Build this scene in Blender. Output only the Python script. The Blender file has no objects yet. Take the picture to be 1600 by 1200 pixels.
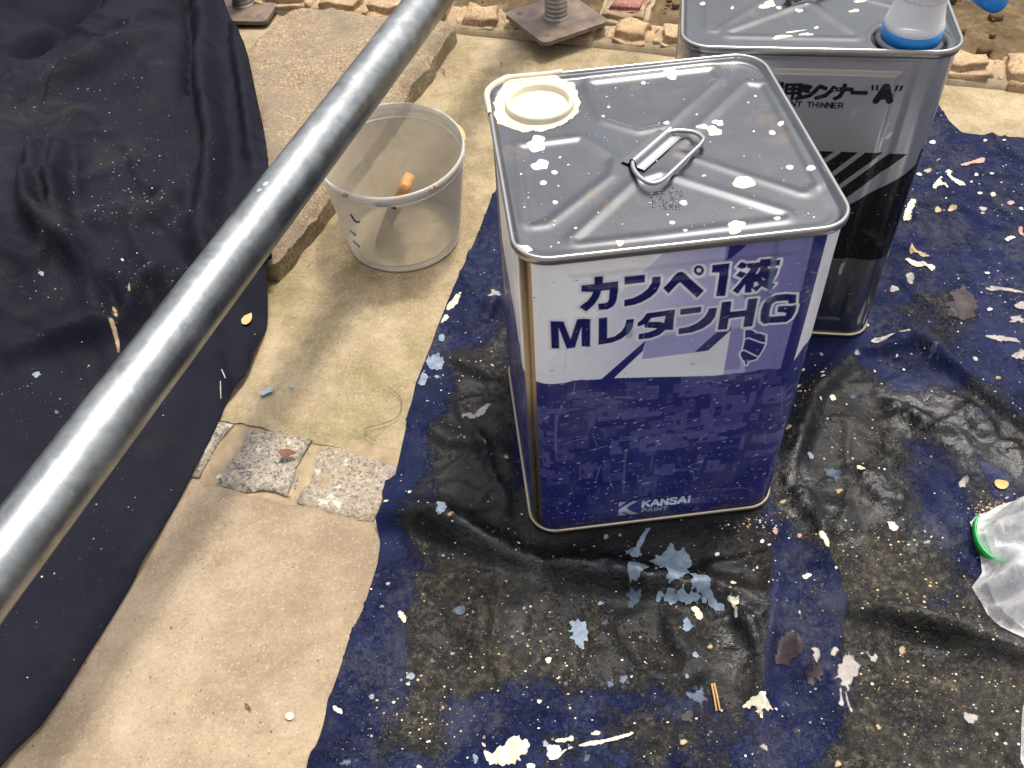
import bpy, math, random
import numpy as np
from mathutils import Matrix, Vector

scene = bpy.context.scene
# ------------------------------------------------------------------ camera
CR = np.array([[0.9927029, -0.1105487, -0.0481656],
               [-0.1144107, -0.7372882, -0.6658201],
               [0.0380937, 0.6664722, -0.7445561]])       # rows: right, down, forward
CC = np.array([-0.1553675, -0.5972586, 0.7576649])
FPX = 1437.486
cam = bpy.data.cameras.new("camera")
cam.sensor_fit = 'HORIZONTAL'
cam.sensor_width = 36.0
cam.lens = FPX / 1600 * 36.0
cam.clip_start = 0.02
cam.clip_end = 500
camo = bpy.data.objects.new("camera", cam)
scene.collection.objects.link(camo)
camo.matrix_world = Matrix([[CR[0][i], -CR[1][i], -CR[2][i], CC[i]] for i in range(3)] + [[0, 0, 0, 1]])
scene.camera = camo

# ------------------------------------------------------------------ sky, sun, exposure
SUN = np.array([0.22, 0.22, 1.0])
SUN /= np.linalg.norm(SUN)
w = bpy.data.worlds.new("World")
scene.world = w
w.use_nodes = True
wn = w.node_tree
bg = wn.nodes["Background"]
sky = wn.nodes.new("ShaderNodeTexSky")
sky.sky_type = 'NISHITA'
sky.sun_disc = False
sky.sun_elevation = math.asin(SUN[2])
sky.sun_rotation = math.atan2(SUN[0], SUN[1])
sky.air_density = 1.0
sky.dust_density = 6.0
sky.ozone_density = 1.0
hs = wn.nodes.new("ShaderNodeHueSaturation")        # hazy, whitish sky
hs.inputs["Saturation"].default_value = 0.4
wn.links.new(sky.outputs[0], hs.inputs["Color"])
wn.links.new(hs.outputs[0], bg.inputs[0])
bg.inputs[1].default_value = 0.15
sun = bpy.data.lights.new("sun", 'SUN')
sun.energy = 1.75
sun.angle = math.radians(7.0)
sun.color = (1.0, 0.93, 0.82)
suno = bpy.data.objects.new("sun", sun)
scene.collection.objects.link(suno)
suno.rotation_euler = Vector(SUN.tolist()).to_track_quat('Z', 'Y').to_euler()
suno.location = (1, 1, 4)
vs = scene.view_settings
vs.view_transform = 'Standard'
vs.look = 'None'
vs.exposure = 0.74
vs.gamma = 1.0
scene.cycles.use_denoising = True
scene.cycles.max_bounces = 8
scene.cycles.transparent_max_bounces = 16
scene.cycles.sample_clamp_indirect = 6.0
scene.cycles.caustics_reflective = False
scene.cycles.caustics_refractive = False

# ------------------------------------------------------------------ helpers
RNG = np.random.default_rng(7)
random.seed(5)
COL = scene.collection


def rays(px):
    px = np.atleast_2d(np.asarray(px, float))
    return np.c_[(px[:, 0] - 800) / FPX, (px[:, 1] - 600) / FPX, np.ones(len(px))] @ CR


def unp(px, z=0.0):
    """photo pixel -> point on the horizontal plane at height z"""
    d = rays(px)
    return CC + d * ((z - CC[2]) / d[:, 2])[:, None]


def unplane(px, o, n):
    d = rays(px)
    return CC + d * (((np.asarray(o) - CC) @ n) / (d @ n))[:, None]


def crop(pts, x0, y0, s):
    return [(x0 + a / s, y0 + b / s) for a, b in pts]


def link(o, parent=None):
    COL.objects.link(o)
    if parent is not None:
        o.parent = parent
    return o


def mesh(name, verts, faces, mat=None, parent=None, smooth=True, **props):
    me = bpy.data.meshes.new(name)
    verts = np.asarray(verts, float)
    if isinstance(faces, np.ndarray):
        nf, k = faces.shape
        me.vertices.add(len(verts))
        me.vertices.foreach_set("co", verts.ravel())
        me.loops.add(nf * k)
        me.loops.foreach_set("vertex_index", faces.ravel().astype(np.int32))
        me.polygons.add(nf)
        me.polygons.foreach_set("loop_start", np.arange(0, nf * k, k, dtype=np.int32))
        me.update(calc_edges=True)
    else:
        me.from_pydata(verts.tolist(), [], [list(f) for f in faces])
        me.update()
    me.polygons.foreach_set("use_smooth", [smooth] * len(me.polygons))
    o = bpy.data.objects.new(name, me)
    if mat is not None:
        me.materials.append(mat)
    link(o, parent)
    for k2, v in props.items():
        o[k2] = v
    return o


def attr(o, name, data):
    data = np.asarray(data, np.float32)
    if data.ndim == 1:
        a = o.data.attributes.new(name, 'FLOAT', 'POINT')
        a.data.foreach_set("value", data)
    else:
        if data.shape[1] == 3:
            data = np.c_[data, np.ones(len(data), np.float32)]
        a = o.data.attributes.new(name, 'FLOAT_COLOR', 'POINT')
        a.data.foreach_set("color", data.ravel())


def thing(name, label, cat, loc=(0, 0, 0), rz=0.0, group=None):
    o = bpy.data.objects.new(name, None)
    o.empty_display_size = 0.05
    link(o)
    o.location = loc
    o.rotation_euler = (0, 0, rz)
    o["label"] = label
    o["category"] = cat
    if group:
        o["group"] = group
    return o


def tag(o, label, cat, group=None):
    o["label"] = label
    o["category"] = cat
    if group:
        o["group"] = group
    return o


# --- numpy noise
def _hash(ix, iy, seed):
    h = (ix * 374761393 + iy * 668265263 + seed * 974634777) & 0xFFFFFFFF
    h = ((h ^ (h >> 13)) * 1274126177) & 0xFFFFFFFF
    return ((h ^ (h >> 16)) & 0xFFFF) / 65535.0


def vnoise(x, y, seed=0):
    x = np.asarray(x, float)
    y = np.asarray(y, float)
    ix = np.floor(x).astype(np.int64)
    iy = np.floor(y).astype(np.int64)
    fx = x - ix
    fy = y - iy
    fx = fx * fx * fx * (fx * (fx * 6 - 15) + 10)
    fy = fy * fy * fy * (fy * (fy * 6 - 15) + 10)
    a = _hash(ix, iy, seed)
    b = _hash(ix + 1, iy, seed)
    c = _hash(ix, iy + 1, seed)
    d = _hash(ix + 1, iy + 1, seed)
    return (a * (1 - fx) + b * fx) * (1 - fy) + (c * (1 - fx) + d * fx) * fy


def fbm(x, y, scale, octv=4, seed=0, gain=0.5):
    t = 0
    amp = 1.0
    tot = 0
    for i in range(octv):
        t = t + amp * (vnoise(x * scale + 17.3 * i, y * scale - 9.1 * i, seed + i) - 0.5)
        tot += amp
        amp *= gain
        scale *= 2.03
    return t / tot * 2


def sstep(a, b, x):
    t = np.clip((x - a) / (b - a), 0, 1)
    return t * t * (3 - 2 * t)


def inside(poly, X, Y):
    poly = np.asarray(poly, float)
    r = np.zeros(np.shape(X), bool)
    x1, y1 = poly[-1]
    for x2, y2 in poly:
        c = ((y1 > Y) != (y2 > Y))
        if y1 != y2:
            r ^= c & (X < (x2 - x1) * (Y - y1) / (y2 - y1) + x1)
        x1, y1 = x2, y2
    return r


def segdist(pts, X, Y, closed=True, want=False):
    """distance to a polyline (and nearest point)"""
    pts = np.asarray(pts, float)
    n = len(pts)
    best = np.full(np.shape(X), 1e9)
    bx = np.zeros(np.shape(X))
    by = np.zeros(np.shape(X))
    bt = np.zeros(np.shape(X))
    rng = range(n if closed else n - 1)
    for i in rng:
        a = pts[i]
        b = pts[(i + 1) % n]
        d = b - a
        L = d @ d + 1e-18
        t = np.clip(((X - a[0]) * d[0] + (Y - a[1]) * d[1]) / L, 0, 1)
        qx = a[0] + t * d[0]
        qy = a[1] + t * d[1]
        e = np.hypot(X - qx, Y - qy)
        m = e < best
        best = np.where(m, e, best)
        bx = np.where(m, qx, bx)
        by = np.where(m, qy, by)
        bt = np.where(m, (i + t) / max(1, len(rng)), bt)
    if want:
        return best, bx, by, bt
    return best


def smooth_poly(pts, n=3, closed=True):
    """Chaikin corner cutting"""
    p = np.asarray(pts, float)
    for _ in range(n):
        q = np.roll(p, -1, 0)
        if closed:
            p = np.stack([p * .75 + q * .25, p * .25 + q * .75], 1).reshape(-1, p.shape[1])
        else:
            a, b = p[:-1], p[1:]
            m = np.stack([a * .75 + b * .25, a * .25 + b * .75], 1).reshape(-1, p.shape[1])
            p = np.vstack([p[:1], m, p[-1:]])
    return p


def rough_poly(pts, amp, seg, seed=0):
    """subdivide an outline and roughen it"""
    p = np.asarray(pts, float)
    out = []
    for i in range(len(p)):
        a, b = p[i], p[(i + 1) % len(p)]
        k = max(1, int(np.hypot(*(b - a)) / seg))
        for j in range(k):
            out.append(a + (b - a) * j / k)
    q = np.array(out)
    c = q.mean(0)
    d = q - c
    L = np.linalg.norm(d, axis=1, keepdims=True) + 1e-9
    n = fbm(q[:, 0], q[:, 1], 0.35 / seg, 3, seed)
    return q + d / L * (n * amp)[:, None]


def patch_geom(poly, res, zfun):
    """grid clipped to a polygon, border vertices snapped on the outline. zfun(x, y, sd)"""
    poly = np.asarray(poly, float)[:, :2]
    lo = poly.min(0) - res
    hi = poly.max(0) + res
    nx = int((hi[0] - lo[0]) / res) + 2
    ny = int((hi[1] - lo[1]) / res) + 2
    X, Y = np.meshgrid(lo[0] + np.arange(nx) * res, lo[1] + np.arange(ny) * res)
    ins = inside(poly, X, Y)
    cell = ins[:-1, :-1] | ins[1:, :-1] | ins[:-1, 1:] | ins[1:, 1:]
    use = np.zeros_like(ins)
    for dy in (0, 1):
        for dx in (0, 1):
            use[dy:ny - 1 + dy, dx:nx - 1 + dx] |= cell
    x = X[use]
    y = Y[use]
    insu = ins[use]
    d, bx, by, _ = segdist(poly, x, y, True, True)
    x = np.where(insu, x, bx)
    y = np.where(insu, y, by)
    sd = np.where(insu, d, 0.0)
    idx = np.full(X.shape, -1)
    idx[use] = np.arange(use.sum())
    cy, cx = np.nonzero(cell)
    faces = np.stack([idx[cy, cx], idx[cy, cx + 1], idx[cy + 1, cx + 1], idx[cy + 1, cx]], 1)
    z = zfun(x, y, sd)
    return np.c_[x, y, z], faces, sd


def patch(name, poly, res, zfun, mat, parent=None, smooth=True, **props):
    v, f, sd = patch_geom(poly, res, zfun)
    o = mesh(name, v, f, mat, parent, smooth, **props)
    return o, v, sd


def tube_geom(path, r, n=12, closed=False, cap=True):
    P = np.asarray(path, float)
    m = len(P)
    rr = np.full(m, r) if np.isscalar(r) else np.asarray(r, float)
    if closed:
        T = np.roll(P, -1, 0) - np.roll(P, 1, 0)
    else:
        T = np.gradient(P, axis=0)
    T /= np.linalg.norm(T, axis=1, keepdims=True) + 1e-12
    up = np.array([0, 0, 1.0]) if abs(T[0][2]) < 0.9 else np.array([1.0, 0, 0])
    V = []
    N = np.cross(T[0], up)
    N /= np.linalg.norm(N)
    for i in range(m):
        N = N - T[i] * (N @ T[i])
        N /= np.linalg.norm(N) + 1e-12
        B = np.cross(T[i], N)
        for k in range(n):
            a = 2 * math.pi * k / n
            V.append(P[i] + rr[i] * (math.cos(a) * N + math.sin(a) * B))
    F = []
    for i in range(m if closed else m - 1):
        for k in range(n):
            a = i * n + k
            b = i * n + (k + 1) % n
            j = (i + 1) % m
            F.append((a, b, j * n + (k + 1) % n, j * n + k))
    if cap and not closed:
        F.append(tuple(range(n - 1, -1, -1)))
        F.append(tuple((m - 1) * n + k for k in range(n)))
    return V, F


def tube(name, path, r, mat, parent=None, n=12, closed=False, **props):
    V, F = tube_geom(path, r, n, closed)
    return mesh(name, V, F, mat, parent, True, **props)


def lathe(name, prof, mat, parent=None, n=48, center=(0, 0, 0), sx=1.0, sy=1.0, rot=None, closed=False, smooth=True, **props):
    V = []
    for r, z in prof:
        for k in range(n):
            a = 2 * math.pi * k / n
            V.append((r * math.cos(a) * sx, r * math.sin(a) * sy, z))
    V = np.array(V)
    if rot is not None:
        V = V @ np.array(rot).T
    V = V + np.array(center)
    F = []
    m = len(prof)
    for i in range(m if closed else m - 1):
        j = (i + 1) % m
        for k in range(n):
            F.append((i * n + k, i * n + (k + 1) % n, j * n + (k + 1) % n, j * n + k))
    return mesh(name, V, F, mat, parent, smooth, **props)


def rrect(h, r, n=8):
    """rounded square path, counter clockwise"""
    out = []
    a = h - r
    for cx, cy, a0 in ((a, a, 0), (-a, a, 90), (-a, -a, 180), (a, -a, 270)):
        for k in range(n + 1):
            t = math.radians(a0 + 90 * k / n)
            out.append((cx + r * math.cos(t), cy + r * math.sin(t), math.cos(t), math.sin(t)))
    return out


def sweep_rrect(name, h, r, prof, mat, parent, closed=True, n=10, **props):
    """prof: (offset outward, z)"""
    path = rrect(h, r, n)
    V = []
    for x, y, nx, ny in path:
        for o, z in prof:
            V.append((x + nx * o, y + ny * o, z))
    m = len(prof)
    L = len(path)
    F = []
    for i in range(L):
        j = (i + 1) % L
        for k in range(m if closed else m - 1):
            l = (k + 1) % m
            F.append((i * m + k, j * m + k, j * m + l, i * m + l))
    return mesh(name, V, F, mat, parent, True, **props)


def bevel_box(sx, sy, sz, b=0.003, rough=0.0, seg=2, seed=0, sub=0):
    import bmesh
    bm = bmesh.new()
    bmesh.ops.create_cube(bm, size=1)
    for v in bm.verts:
        v.co.x *= sx
        v.co.y *= sy
        v.co.z *= sz
    if b:
        bmesh.ops.bevel(bm, geom=bm.edges[:], offset=b, segments=seg, affect='EDGES')
    if sub:
        bmesh.ops.subdivide_edges(bm, edges=bm.edges[:], cuts=sub, use_grid_fill=True)
    bm.verts.ensure_lookup_table()
    V = np.array([v.co[:] for v in bm.verts])
    F = [[v.index for v in f.verts] for f in bm.faces]
    bm.free()
    if rough:
        n1 = fbm(V[:, 0] + V[:, 2] * 1.7, V[:, 1] + V[:, 2] * 0.9, 30, 4, seed)
        n2 = fbm(V[:, 1] + V[:, 2] * 1.3, V[:, 0] - V[:, 2], 30, 4, seed + 9)
        n3 = fbm(V[:, 0] * 1.1, V[:, 1] * 1.1, 38, 4, seed + 19)
        V = V + np.c_[n1, n2, n3] * rough
    return V, F


# ------------------------------------------------------------------ node materials
class NM:
    def __init__(s, name):
        s.m = bpy.data.materials.new(name)
        s.m.use_nodes = True
        s.t = s.m.node_tree
        s.b = s.t.nodes["Principled BSDF"]
        s.out = s.t.nodes["Material Output"]

    def n(s, typ, **kw):
        nd = s.t.nodes.new("ShaderNode" + typ)
        for k, v in kw.items():
            setattr(nd, k, v)
        return nd

    def put(s, sock, v):
        if v is None:
            return
        if hasattr(v, "is_output") or isinstance(v, bpy.types.NodeSocket):
            s.t.links.new(v, sock)
        elif isinstance(v, (tuple, list)):
            if len(v) == 3 and sock.type == 'RGBA':
                v = (*v, 1)
            sock.default_value = v
        else:
            sock.default_value = v

    def co(s):
        if not hasattr(s, "_co"):
            s._co = s.n("TexCoord").outputs["Object"]
        return s._co

    def noise(s, scale, detail=4, rough=0.55, dist=0.0, vec=None):
        nd = s.n("TexNoise")
        nd.inputs["Scale"].default_value = scale
        nd.inputs["Detail"].default_value = detail
        nd.inputs["Roughness"].default_value = rough
        nd.inputs["Distortion"].default_value = dist
        s.put(nd.inputs["Vector"], vec or s.co())
        return nd.outputs["Fac"]

    def vor(s, scale, feature='F1', out="Distance", vec=None, rnd=1.0):
        nd = s.n("TexVoronoi", feature=feature)
        nd.inputs["Scale"].default_value = scale
        nd.inputs["Randomness"].default_value = rnd
        s.put(nd.inputs["Vector"], vec or s.co())
        return nd.outputs[out]

    def map(s, scale=(1, 1, 1), rot=(0, 0, 0), vec=None):
        nd = s.n("Mapping")
        nd.inputs["Scale"].default_value = scale
        nd.inputs["Rotation"].default_value = rot
        s.put(nd.inputs["Vector"], vec or s.co())
        return nd.outputs[0]

    def ramp(s, v, *stops):
        nd = s.n("ValToRGB")
        e = nd.color_ramp.elements
        while len(e) < len(stops):
            e.new(0.5)
        for el, (p, c) in zip(e, stops):
            el.position = p
            if not isinstance(c, (tuple, list)):
                c = (c, c, c)
            el.color = (*c, 1)
        s.put(nd.inputs[0], v)
        return nd.outputs[0]

    def math(s, op, a, b=0.0, c=0.0, clamp=False):
        nd = s.n("Math", operation=op, use_clamp=clamp)
        s.put(nd.inputs[0], a)
        s.put(nd.inputs[1], b)
        s.put(nd.inputs[2], c)
        return nd.outputs[0]

    def mix(s, f, a, b, mode='MIX'):
        nd = s.n("Mix", data_type='RGBA', blend_type=mode)
        s.put(nd.inputs[0], f)
        s.put(nd.inputs[6], a)
        s.put(nd.inputs[7], b)
        return nd.outputs[2]

    def attr(s, name, out="Fac"):
        nd = s.n("Attribute", attribute_name=name)
        return nd.outputs[out]

    def bump(s, h, strength=0.3, dist=0.001, prev=None):
        nd = s.n("Bump")
        nd.inputs["Strength"].default_value = strength
        nd.inputs["Distance"].default_value = dist
        s.put(nd.inputs["Height"], h)
        if prev is not None:
            s.put(nd.inputs["Normal"], prev)
        return nd.outputs[0]

    def done(s, base=None, rough=None, metal=None, normal=None, spec=None, alpha=None, **kw):
        i = s.b.inputs
        s.put(i["Base Color"], base)
        s.put(i["Roughness"], rough)
        s.put(i["Metallic"], metal)
        s.put(i["Normal"], normal)
        s.put(i["Specular IOR Level"], spec)
        s.put(i["Alpha"], alpha)
        for k, v in kw.items():
            s.put(i[k], v)
        return s.m


def simple(name, col, rough=0.5, metal=0.0, var=0.25, scale=60, bump=0.2, bdist=0.0005, spec=None, **kw):
    m = NM(name)
    n = m.noise(scale, 5, 0.6)
    c = m.ramp(n, (0.25, tuple(v * (1 - var) for v in col)), (0.75, tuple(min(1, v * (1 + var)) for v in col)))
    r = m.math('MULTIPLY_ADD', n, 0.25, rough - 0.12)
    return m.done(c, r, metal, m.bump(n, bump, bdist), spec, **kw)


def concrete_mat(name, dark, mid, light, moss=None, seed=0.0):
    m = NM(name)
    big = m.noise(4.5, 7, 0.62, 0.3)
    med = m.noise(34, 7, 0.72)
    fine = m.noise(700, 3, 0.7)
    c = m.ramp(m.math('ADD', m.math('MULTIPLY', big, 0.62), m.math('MULTIPLY', med, 0.38)),
               (0.40, dark), (0.5, mid), (0.60, light))
    if moss:
        g = m.ramp(m.noise(6.0, 8, 0.74, 0.4), (0.48, 0.0), (0.64, 0.65))
        c = m.mix(g, c, moss)
    c = m.mix(m.ramp(fine, (0.3, 0.38), (0.5, 0.0)), c, tuple(v * 0.5 for v in dark))
    gr2 = m.noise(260, 4, 0.75)
    c = m.mix(m.ramp(gr2, (0.34, 0.30), (0.47, 0.0)), c, tuple(v * 0.62 for v in dark))
    c = m.mix(m.ramp(gr2, (0.55, 0.0), (0.68, 0.35)), c, tuple(min(1, v * 1.3) for v in light))
    grain = m.vor(480)
    gcol = m.vor(480, out="Color")
    sep = m.n("SeparateColor")
    m.put(sep.inputs[0], gcol)
    isl = m.math('GREATER_THAN', sep.outputs[0], 0.84)
    isd = m.math('LESS_THAN', sep.outputs[0], 0.09)
    near = m.math('LESS_THAN', grain, m.math('MULTIPLY', sep.outputs[1], 0.42))
    c = m.mix(m.math('MULTIPLY', m.math('MULTIPLY', isl, near), 0.4), c, (0.62, 0.52, 0.37))
    c = m.mix(m.math('MULTIPLY', m.math('MULTIPLY', isd, near), 0.65), c, (0.11, 0.085, 0.055))
    h = m.math('ADD', m.math('MULTIPLY', med, 1.0), m.math('MULTIPLY', fine, 0.25))
    return m.done(c, 0.9, 0.0, m.bump(h, 0.5, 0.0016), 0.25)


MAT = {}
MAT['concrete_low'] = concrete_mat("sandy_concrete", (0.245, 0.186, 0.122), (0.335, 0.257, 0.170), (0.41, 0.322, 0.22))
MAT['concrete_up'] = concrete_mat("mossy_concrete", (0.20, 0.150, 0.086), (0.325, 0.252, 0.152), (0.43, 0.345, 0.225), (0.18, 0.152, 0.062))


def soil_mat():
    m = NM("soil")
    a = m.noise(14, 8, 0.7, 0.3)
    b = m.noise(90, 5, 0.7)
    c = m.ramp(a, (0.3, (0.055, 0.036, 0.016)), (0.52, (0.13, 0.088, 0.045)), (0.7, (0.24, 0.17, 0.095)))
    c = m.mix(m.ramp(b, (0.35, 0.5), (0.55, 0.0)), c, (0.04, 0.028, 0.014))
    h = m.math('ADD', a, m.math('MULTIPLY', b, 0.4))
    return m.done(c, 0.95, 0, m.bump(h, 0.9, 0.006), 0.2)


MAT['soil'] = soil_mat()


def granite_mat(name, base, dark, light, stain, paint=False):
    m = NM(name)
    rnd = m.n("ObjectInfo").outputs["Random"]
    va = m.n("VectorMath", operation='ADD')
    m.put(va.inputs[0], m.n("TexCoord").outputs["Object"])
    cx = m.n("CombineXYZ")
    m.put(cx.inputs[0], m.math('MULTIPLY', rnd, 13.0))
    m.put(cx.inputs[1], m.math('MULTIPLY', rnd, 31.0))
    m.put(va.inputs[1], cx.outputs[0])
    m._co = va.outputs[0]
    v = m.vor(430, out="Color")
    sep = m.n("SeparateColor")
    m.put(sep.inputs[0], v)
    sp = m.noise(190, 6, 0.75)
    c = m.ramp(m.math('ADD', m.math('MULTIPLY', sep.outputs[0], 0.45), m.math('MULTIPLY', sp, 0.55)),
               (0.30, dark), (0.43, base), (0.58, base), (0.72, light))
    st = m.ramp(m.noise(11, 6, 0.65, 0.5), (0.46, 0.0), (0.66, 0.4 if paint else 0.8))
    c = m.mix(st, c, stain)
    if paint:
        pm = m.ramp(m.noise(30, 8, 0.72, 0.2), (0.585, 0.0), (0.62, 0.85))
        c = m.mix(pm, c, (0.62, 0.57, 0.47))
    big = m.noise(35, 6, 0.65)
    return m.done(c, 0.82, 0, m.bump(m.math('ADD', big, m.math('MULTIPLY', sp, 0.4)), 0.7, 0.003), 0.3)


MAT['sett'] = granite_mat("sett_granite", (0.29, 0.248, 0.195), (0.115, 0.103, 0.092), (0.42, 0.37, 0.295), (0.34, 0.26, 0.16), True)
MAT['slab'] = granite_mat("slab_granite", (0.245, 0.178, 0.108), (0.15, 0.107, 0.068), (0.37, 0.295, 0.195), (0.185, 0.15, 0.112))
MAT['slab_side'] = granite_mat("weathered_slab_side", (0.25, 0.19, 0.12), (0.11, 0.085, 0.05), (0.38, 0.305, 0.20), (0.15, 0.125, 0.065))
MAT['edge_stone'] = granite_mat("edging_stone", (0.40, 0.27, 0.15), (0.28, 0.18, 0.095), (0.50, 0.37, 0.23), (0.30, 0.225, 0.15))
MAT['red_stone'] = granite_mat("red_stone", (0.30, 0.12, 0.095), (0.16, 0.07, 0.055), (0.4, 0.22, 0.18), (0.28, 0.15, 0.115))
MAT['mortar'] = simple("mortar", (0.31, 0.235, 0.145), 0.95, 0, 0.35, 60, 0.6, 0.002)


def tin_mat(name, col=(0.60, 0.60, 0.61), rough=0.27, dirt=0.35, brown=(0.20, 0.13, 0.06)):
    m = NM(name)
    a = m.noise(9, 5, 0.6, 0.8)
    b = m.noise(60, 6, 0.7)
    sc = m.noise(40, 4, 0.6, 0, m.map((1, 14, 1), (0, 0, 0.6)))
    r = m.math('MULTIPLY_ADD', a, 0.25, rough - 0.12)
    r = m.math('MULTIPLY_ADD', b, 0.12, r)
    c = m.mix(m.ramp(a, (0.35, 0.0), (0.65, 0.6)), col, tuple(v * 0.6 for v in col))
    d = m.ramp(m.noise(26, 7, 0.75, 0.5), (0.56, 0.0), (0.75, dirt))
    c = m.mix(d, c, brown)
    met = m.math('SUBTRACT', 1.0, m.math('MULTIPLY', d, 0.9))
    return m.done(c, r, met, m.bump(sc, 0.05, 0.0004))


MAT['tin'] = tin_mat("tin_plate", (0.185, 0.187, 0.195), 0.19, 0.6)
MAT['rim'] = tin_mat("tin_rim", (0.50, 0.49, 0.47), 0.24, 0.8, (0.22, 0.12, 0.045))
MAT['rim_low'] = tin_mat("tarnished_rim", (0.40, 0.34, 0.25), 0.28, 0.85, (0.17, 0.10, 0.04))
MAT['wire'] = tin_mat("zinc_wire", (0.5, 0.51, 0.51), 0.3, 0.3)


def galv_mat():
    m = NM("galvanised_steel")
    v = m.n("TexVoronoi")
    v.inputs["Scale"].default_value = 70
    m.put(v.inputs["Vector"], m.map((1, 1, 1)))
    sep = m.n("SeparateColor")
    m.put(sep.inputs[0], v.outputs["Color"])
    n = m.noise(26, 7, 0.7, 0.5)
    t = m.math('ADD', m.math('MULTIPLY', sep.outputs[0], 0.08), m.math('MULTIPLY', n, 0.92))
    c = m.ramp(t, (0.34, (0.19, 0.202, 0.206)), (0.66, (0.37, 0.382, 0.38)))
    sp = m.ramp(m.noise(500, 2, 0.6), (0.27, 0.75), (0.33, 0.0))
    c = m.mix(sp, c, (0.13, 0.13, 0.125))
    wt = m.ramp(m.noise(50, 5, 0.7), (0.66, 0.0), (0.72, 0.45))
    c = m.mix(wt, c, (0.65, 0.67, 0.66))
    r = m.math('MULTIPLY_ADD', t, 0.16, 0.22)
    r = m.math('ADD', r, m.ramp(m.noise(11, 5, 0.65, 0.6), (0.42, 0.0), (0.7, 0.2)))
    return m.done(c, r, 0.92, m.bump(m.math('ADD', n, m.math('MULTIPLY', sp, -0.6)), 0.05, 0.0005))


MAT['galv'] = galv_mat()
MAT['rusty'] = simple("rusty_steel", (0.15, 0.11, 0.085), 0.55, 0.35, 0.55, 35, 0.5, 0.001)
MAT['thread'] = simple("threaded_steel", (0.34, 0.31, 0.26), 0.45, 0.75, 0.4, 40, 0.3, 0.0008)


def plastic_alpha(name, col, alpha, rough=0.3, bump=0.0, trans=0.0, var=0.12):
    m = NM(name)
    n = m.noise(24, 5, 0.6)
    a = m.math('MULTIPLY_ADD', n, var * 2, alpha - var)
    return m.done(col, rough, 0, m.bump(n, 0.15 + bump, 0.001), None, a)


MAT['bucket'] = plastic_alpha("bucket_plastic", (0.55, 0.51, 0.43), 0.72, 0.4)
MAT['bucket_rim'] = plastic_alpha("bucket_rim_plastic", (0.72, 0.70, 0.66), 0.5, 0.25)
MAT['spout_white'] = plastic_alpha("milky_plastic", (0.86, 0.86, 0.86), 0.88, 0.3, 0, 0, 0.05)
MAT['blue_plastic'] = simple("blue_plastic", (0.01, 0.22, 0.62), 0.35, 0, 0.12, 30, 0.05)
MAT['dark_blue'] = simple("dark_blue_print", (0.01, 0.05, 0.20), 0.4, 0, 0.1, 30, 0.05)
MAT['white_print'] = simple("white_print", (0.7, 0.72, 0.75), 0.45, 0, 0.1, 30, 0.05)
MAT['green'] = simple("green_plastic", (0.02, 0.30, 0.07), 0.35, 0, 0.15, 30, 0.05)
MAT['cream'] = simple("cream_paint", (0.60, 0.54, 0.40), 0.35, 0, 0.06, 45, 0.3, 0.001)
MAT['cream_dry'] = simple("dry_cream_paint", (0.58, 0.53, 0.40), 0.55, 0, 0.14, 120, 0.5, 0.0008)
MAT['white_drop'] = simple("white_paint", (0.56, 0.56, 0.53), 0.4, 0, 0.08, 120, 0.3, 0.0005)
MAT['pale_blue'] = simple("pale_blue_paint", (0.27, 0.36, 0.44), 0.42, 0, 0.35, 110, 0.7, 0.001)
MAT['thin_blue'] = simple("thin_blue_paint", (0.11, 0.16, 0.235), 0.45, 0, 0.45, 130, 0.4, 0.0006)
MAT['grey_paint'] = simple("grey_paint", (0.42, 0.385, 0.35), 0.55, 0, 0.2, 120, 0.5, 0.0008)
MAT['pink_paint'] = simple("pink_paint", (0.5, 0.26, 0.21), 0.5, 0, 0.15, 100, 0.3)
MAT['tan_paint'] = simple("tan_paint", (0.40, 0.285, 0.155), 0.55, 0, 0.3, 110, 0.4)
MAT['maroon'] = simple("maroon_paint", (0.05, 0.03, 0.033), 0.55, 0, 0.3, 100, 0.4)


def paint_mat(name, col, rough, var, thin=1.0):
    m = NM(name)
    n = m.noise(150, 6, 0.7)
    n2 = m.noise(60, 4, 0.6)
    c = m.ramp(n, (0.28, tuple(v * (1 - var) for v in col)), (0.72, tuple(min(1, v * (1 + var)) for v in col)))
    e = m.attr("edge")
    t = m.math('ADD', e, m.math('MULTIPLY', m.math('SUBTRACT', n, 0.5), 2.6 if thin > 0.9 else 1.0))
    t = m.math('ADD', t, m.math('MULTIPLY', m.math('SUBTRACT', n2, 0.5), 2.0 if thin > 0.9 else 2.6))
    a = m.ramp(t, (0.0, 0.0), (0.12 if thin > .9 else 0.8, 1.0))
    if thin < 1:
        a = m.math('MULTIPLY', a, m.math('MULTIPLY_ADD', m.noise(60, 3, 0.6), 1.2, thin - 0.5, True), 0, True)
    return m.done(c, rough, 0, m.bump(n, 0.4, 0.0008), 0.35, a)


MAT['s_cream_dry'] = paint_mat("cream_splash", (0.58, 0.53, 0.40), 0.55, 0.14)
MAT['s_white_drop'] = paint_mat("white_splash", (0.52, 0.52, 0.50), 0.5, 0.1)
MAT['s_pale_blue'] = paint_mat("pale_blue_splash", (0.165, 0.215, 0.27), 0.45, 0.4)
MAT['s_thin_blue'] = paint_mat("thin_blue_splash", (0.085, 0.115, 0.165), 0.5, 0.4, 0.55)
MAT['s_grey_paint'] = paint_mat("grey_splash", (0.33, 0.30, 0.275), 0.6, 0.25, 0.8)
MAT['s_pink_paint'] = paint_mat("pink_splash", (0.42, 0.23, 0.185), 0.55, 0.15)
MAT['s_tan_paint'] = paint_mat("tan_splash", (0.40, 0.29, 0.165), 0.6, 0.35, 0.75)
MAT['s_maroon'] = paint_mat("maroon_splash", (0.03, 0.019, 0.021), 0.55, 0.35, 0.8)
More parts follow.
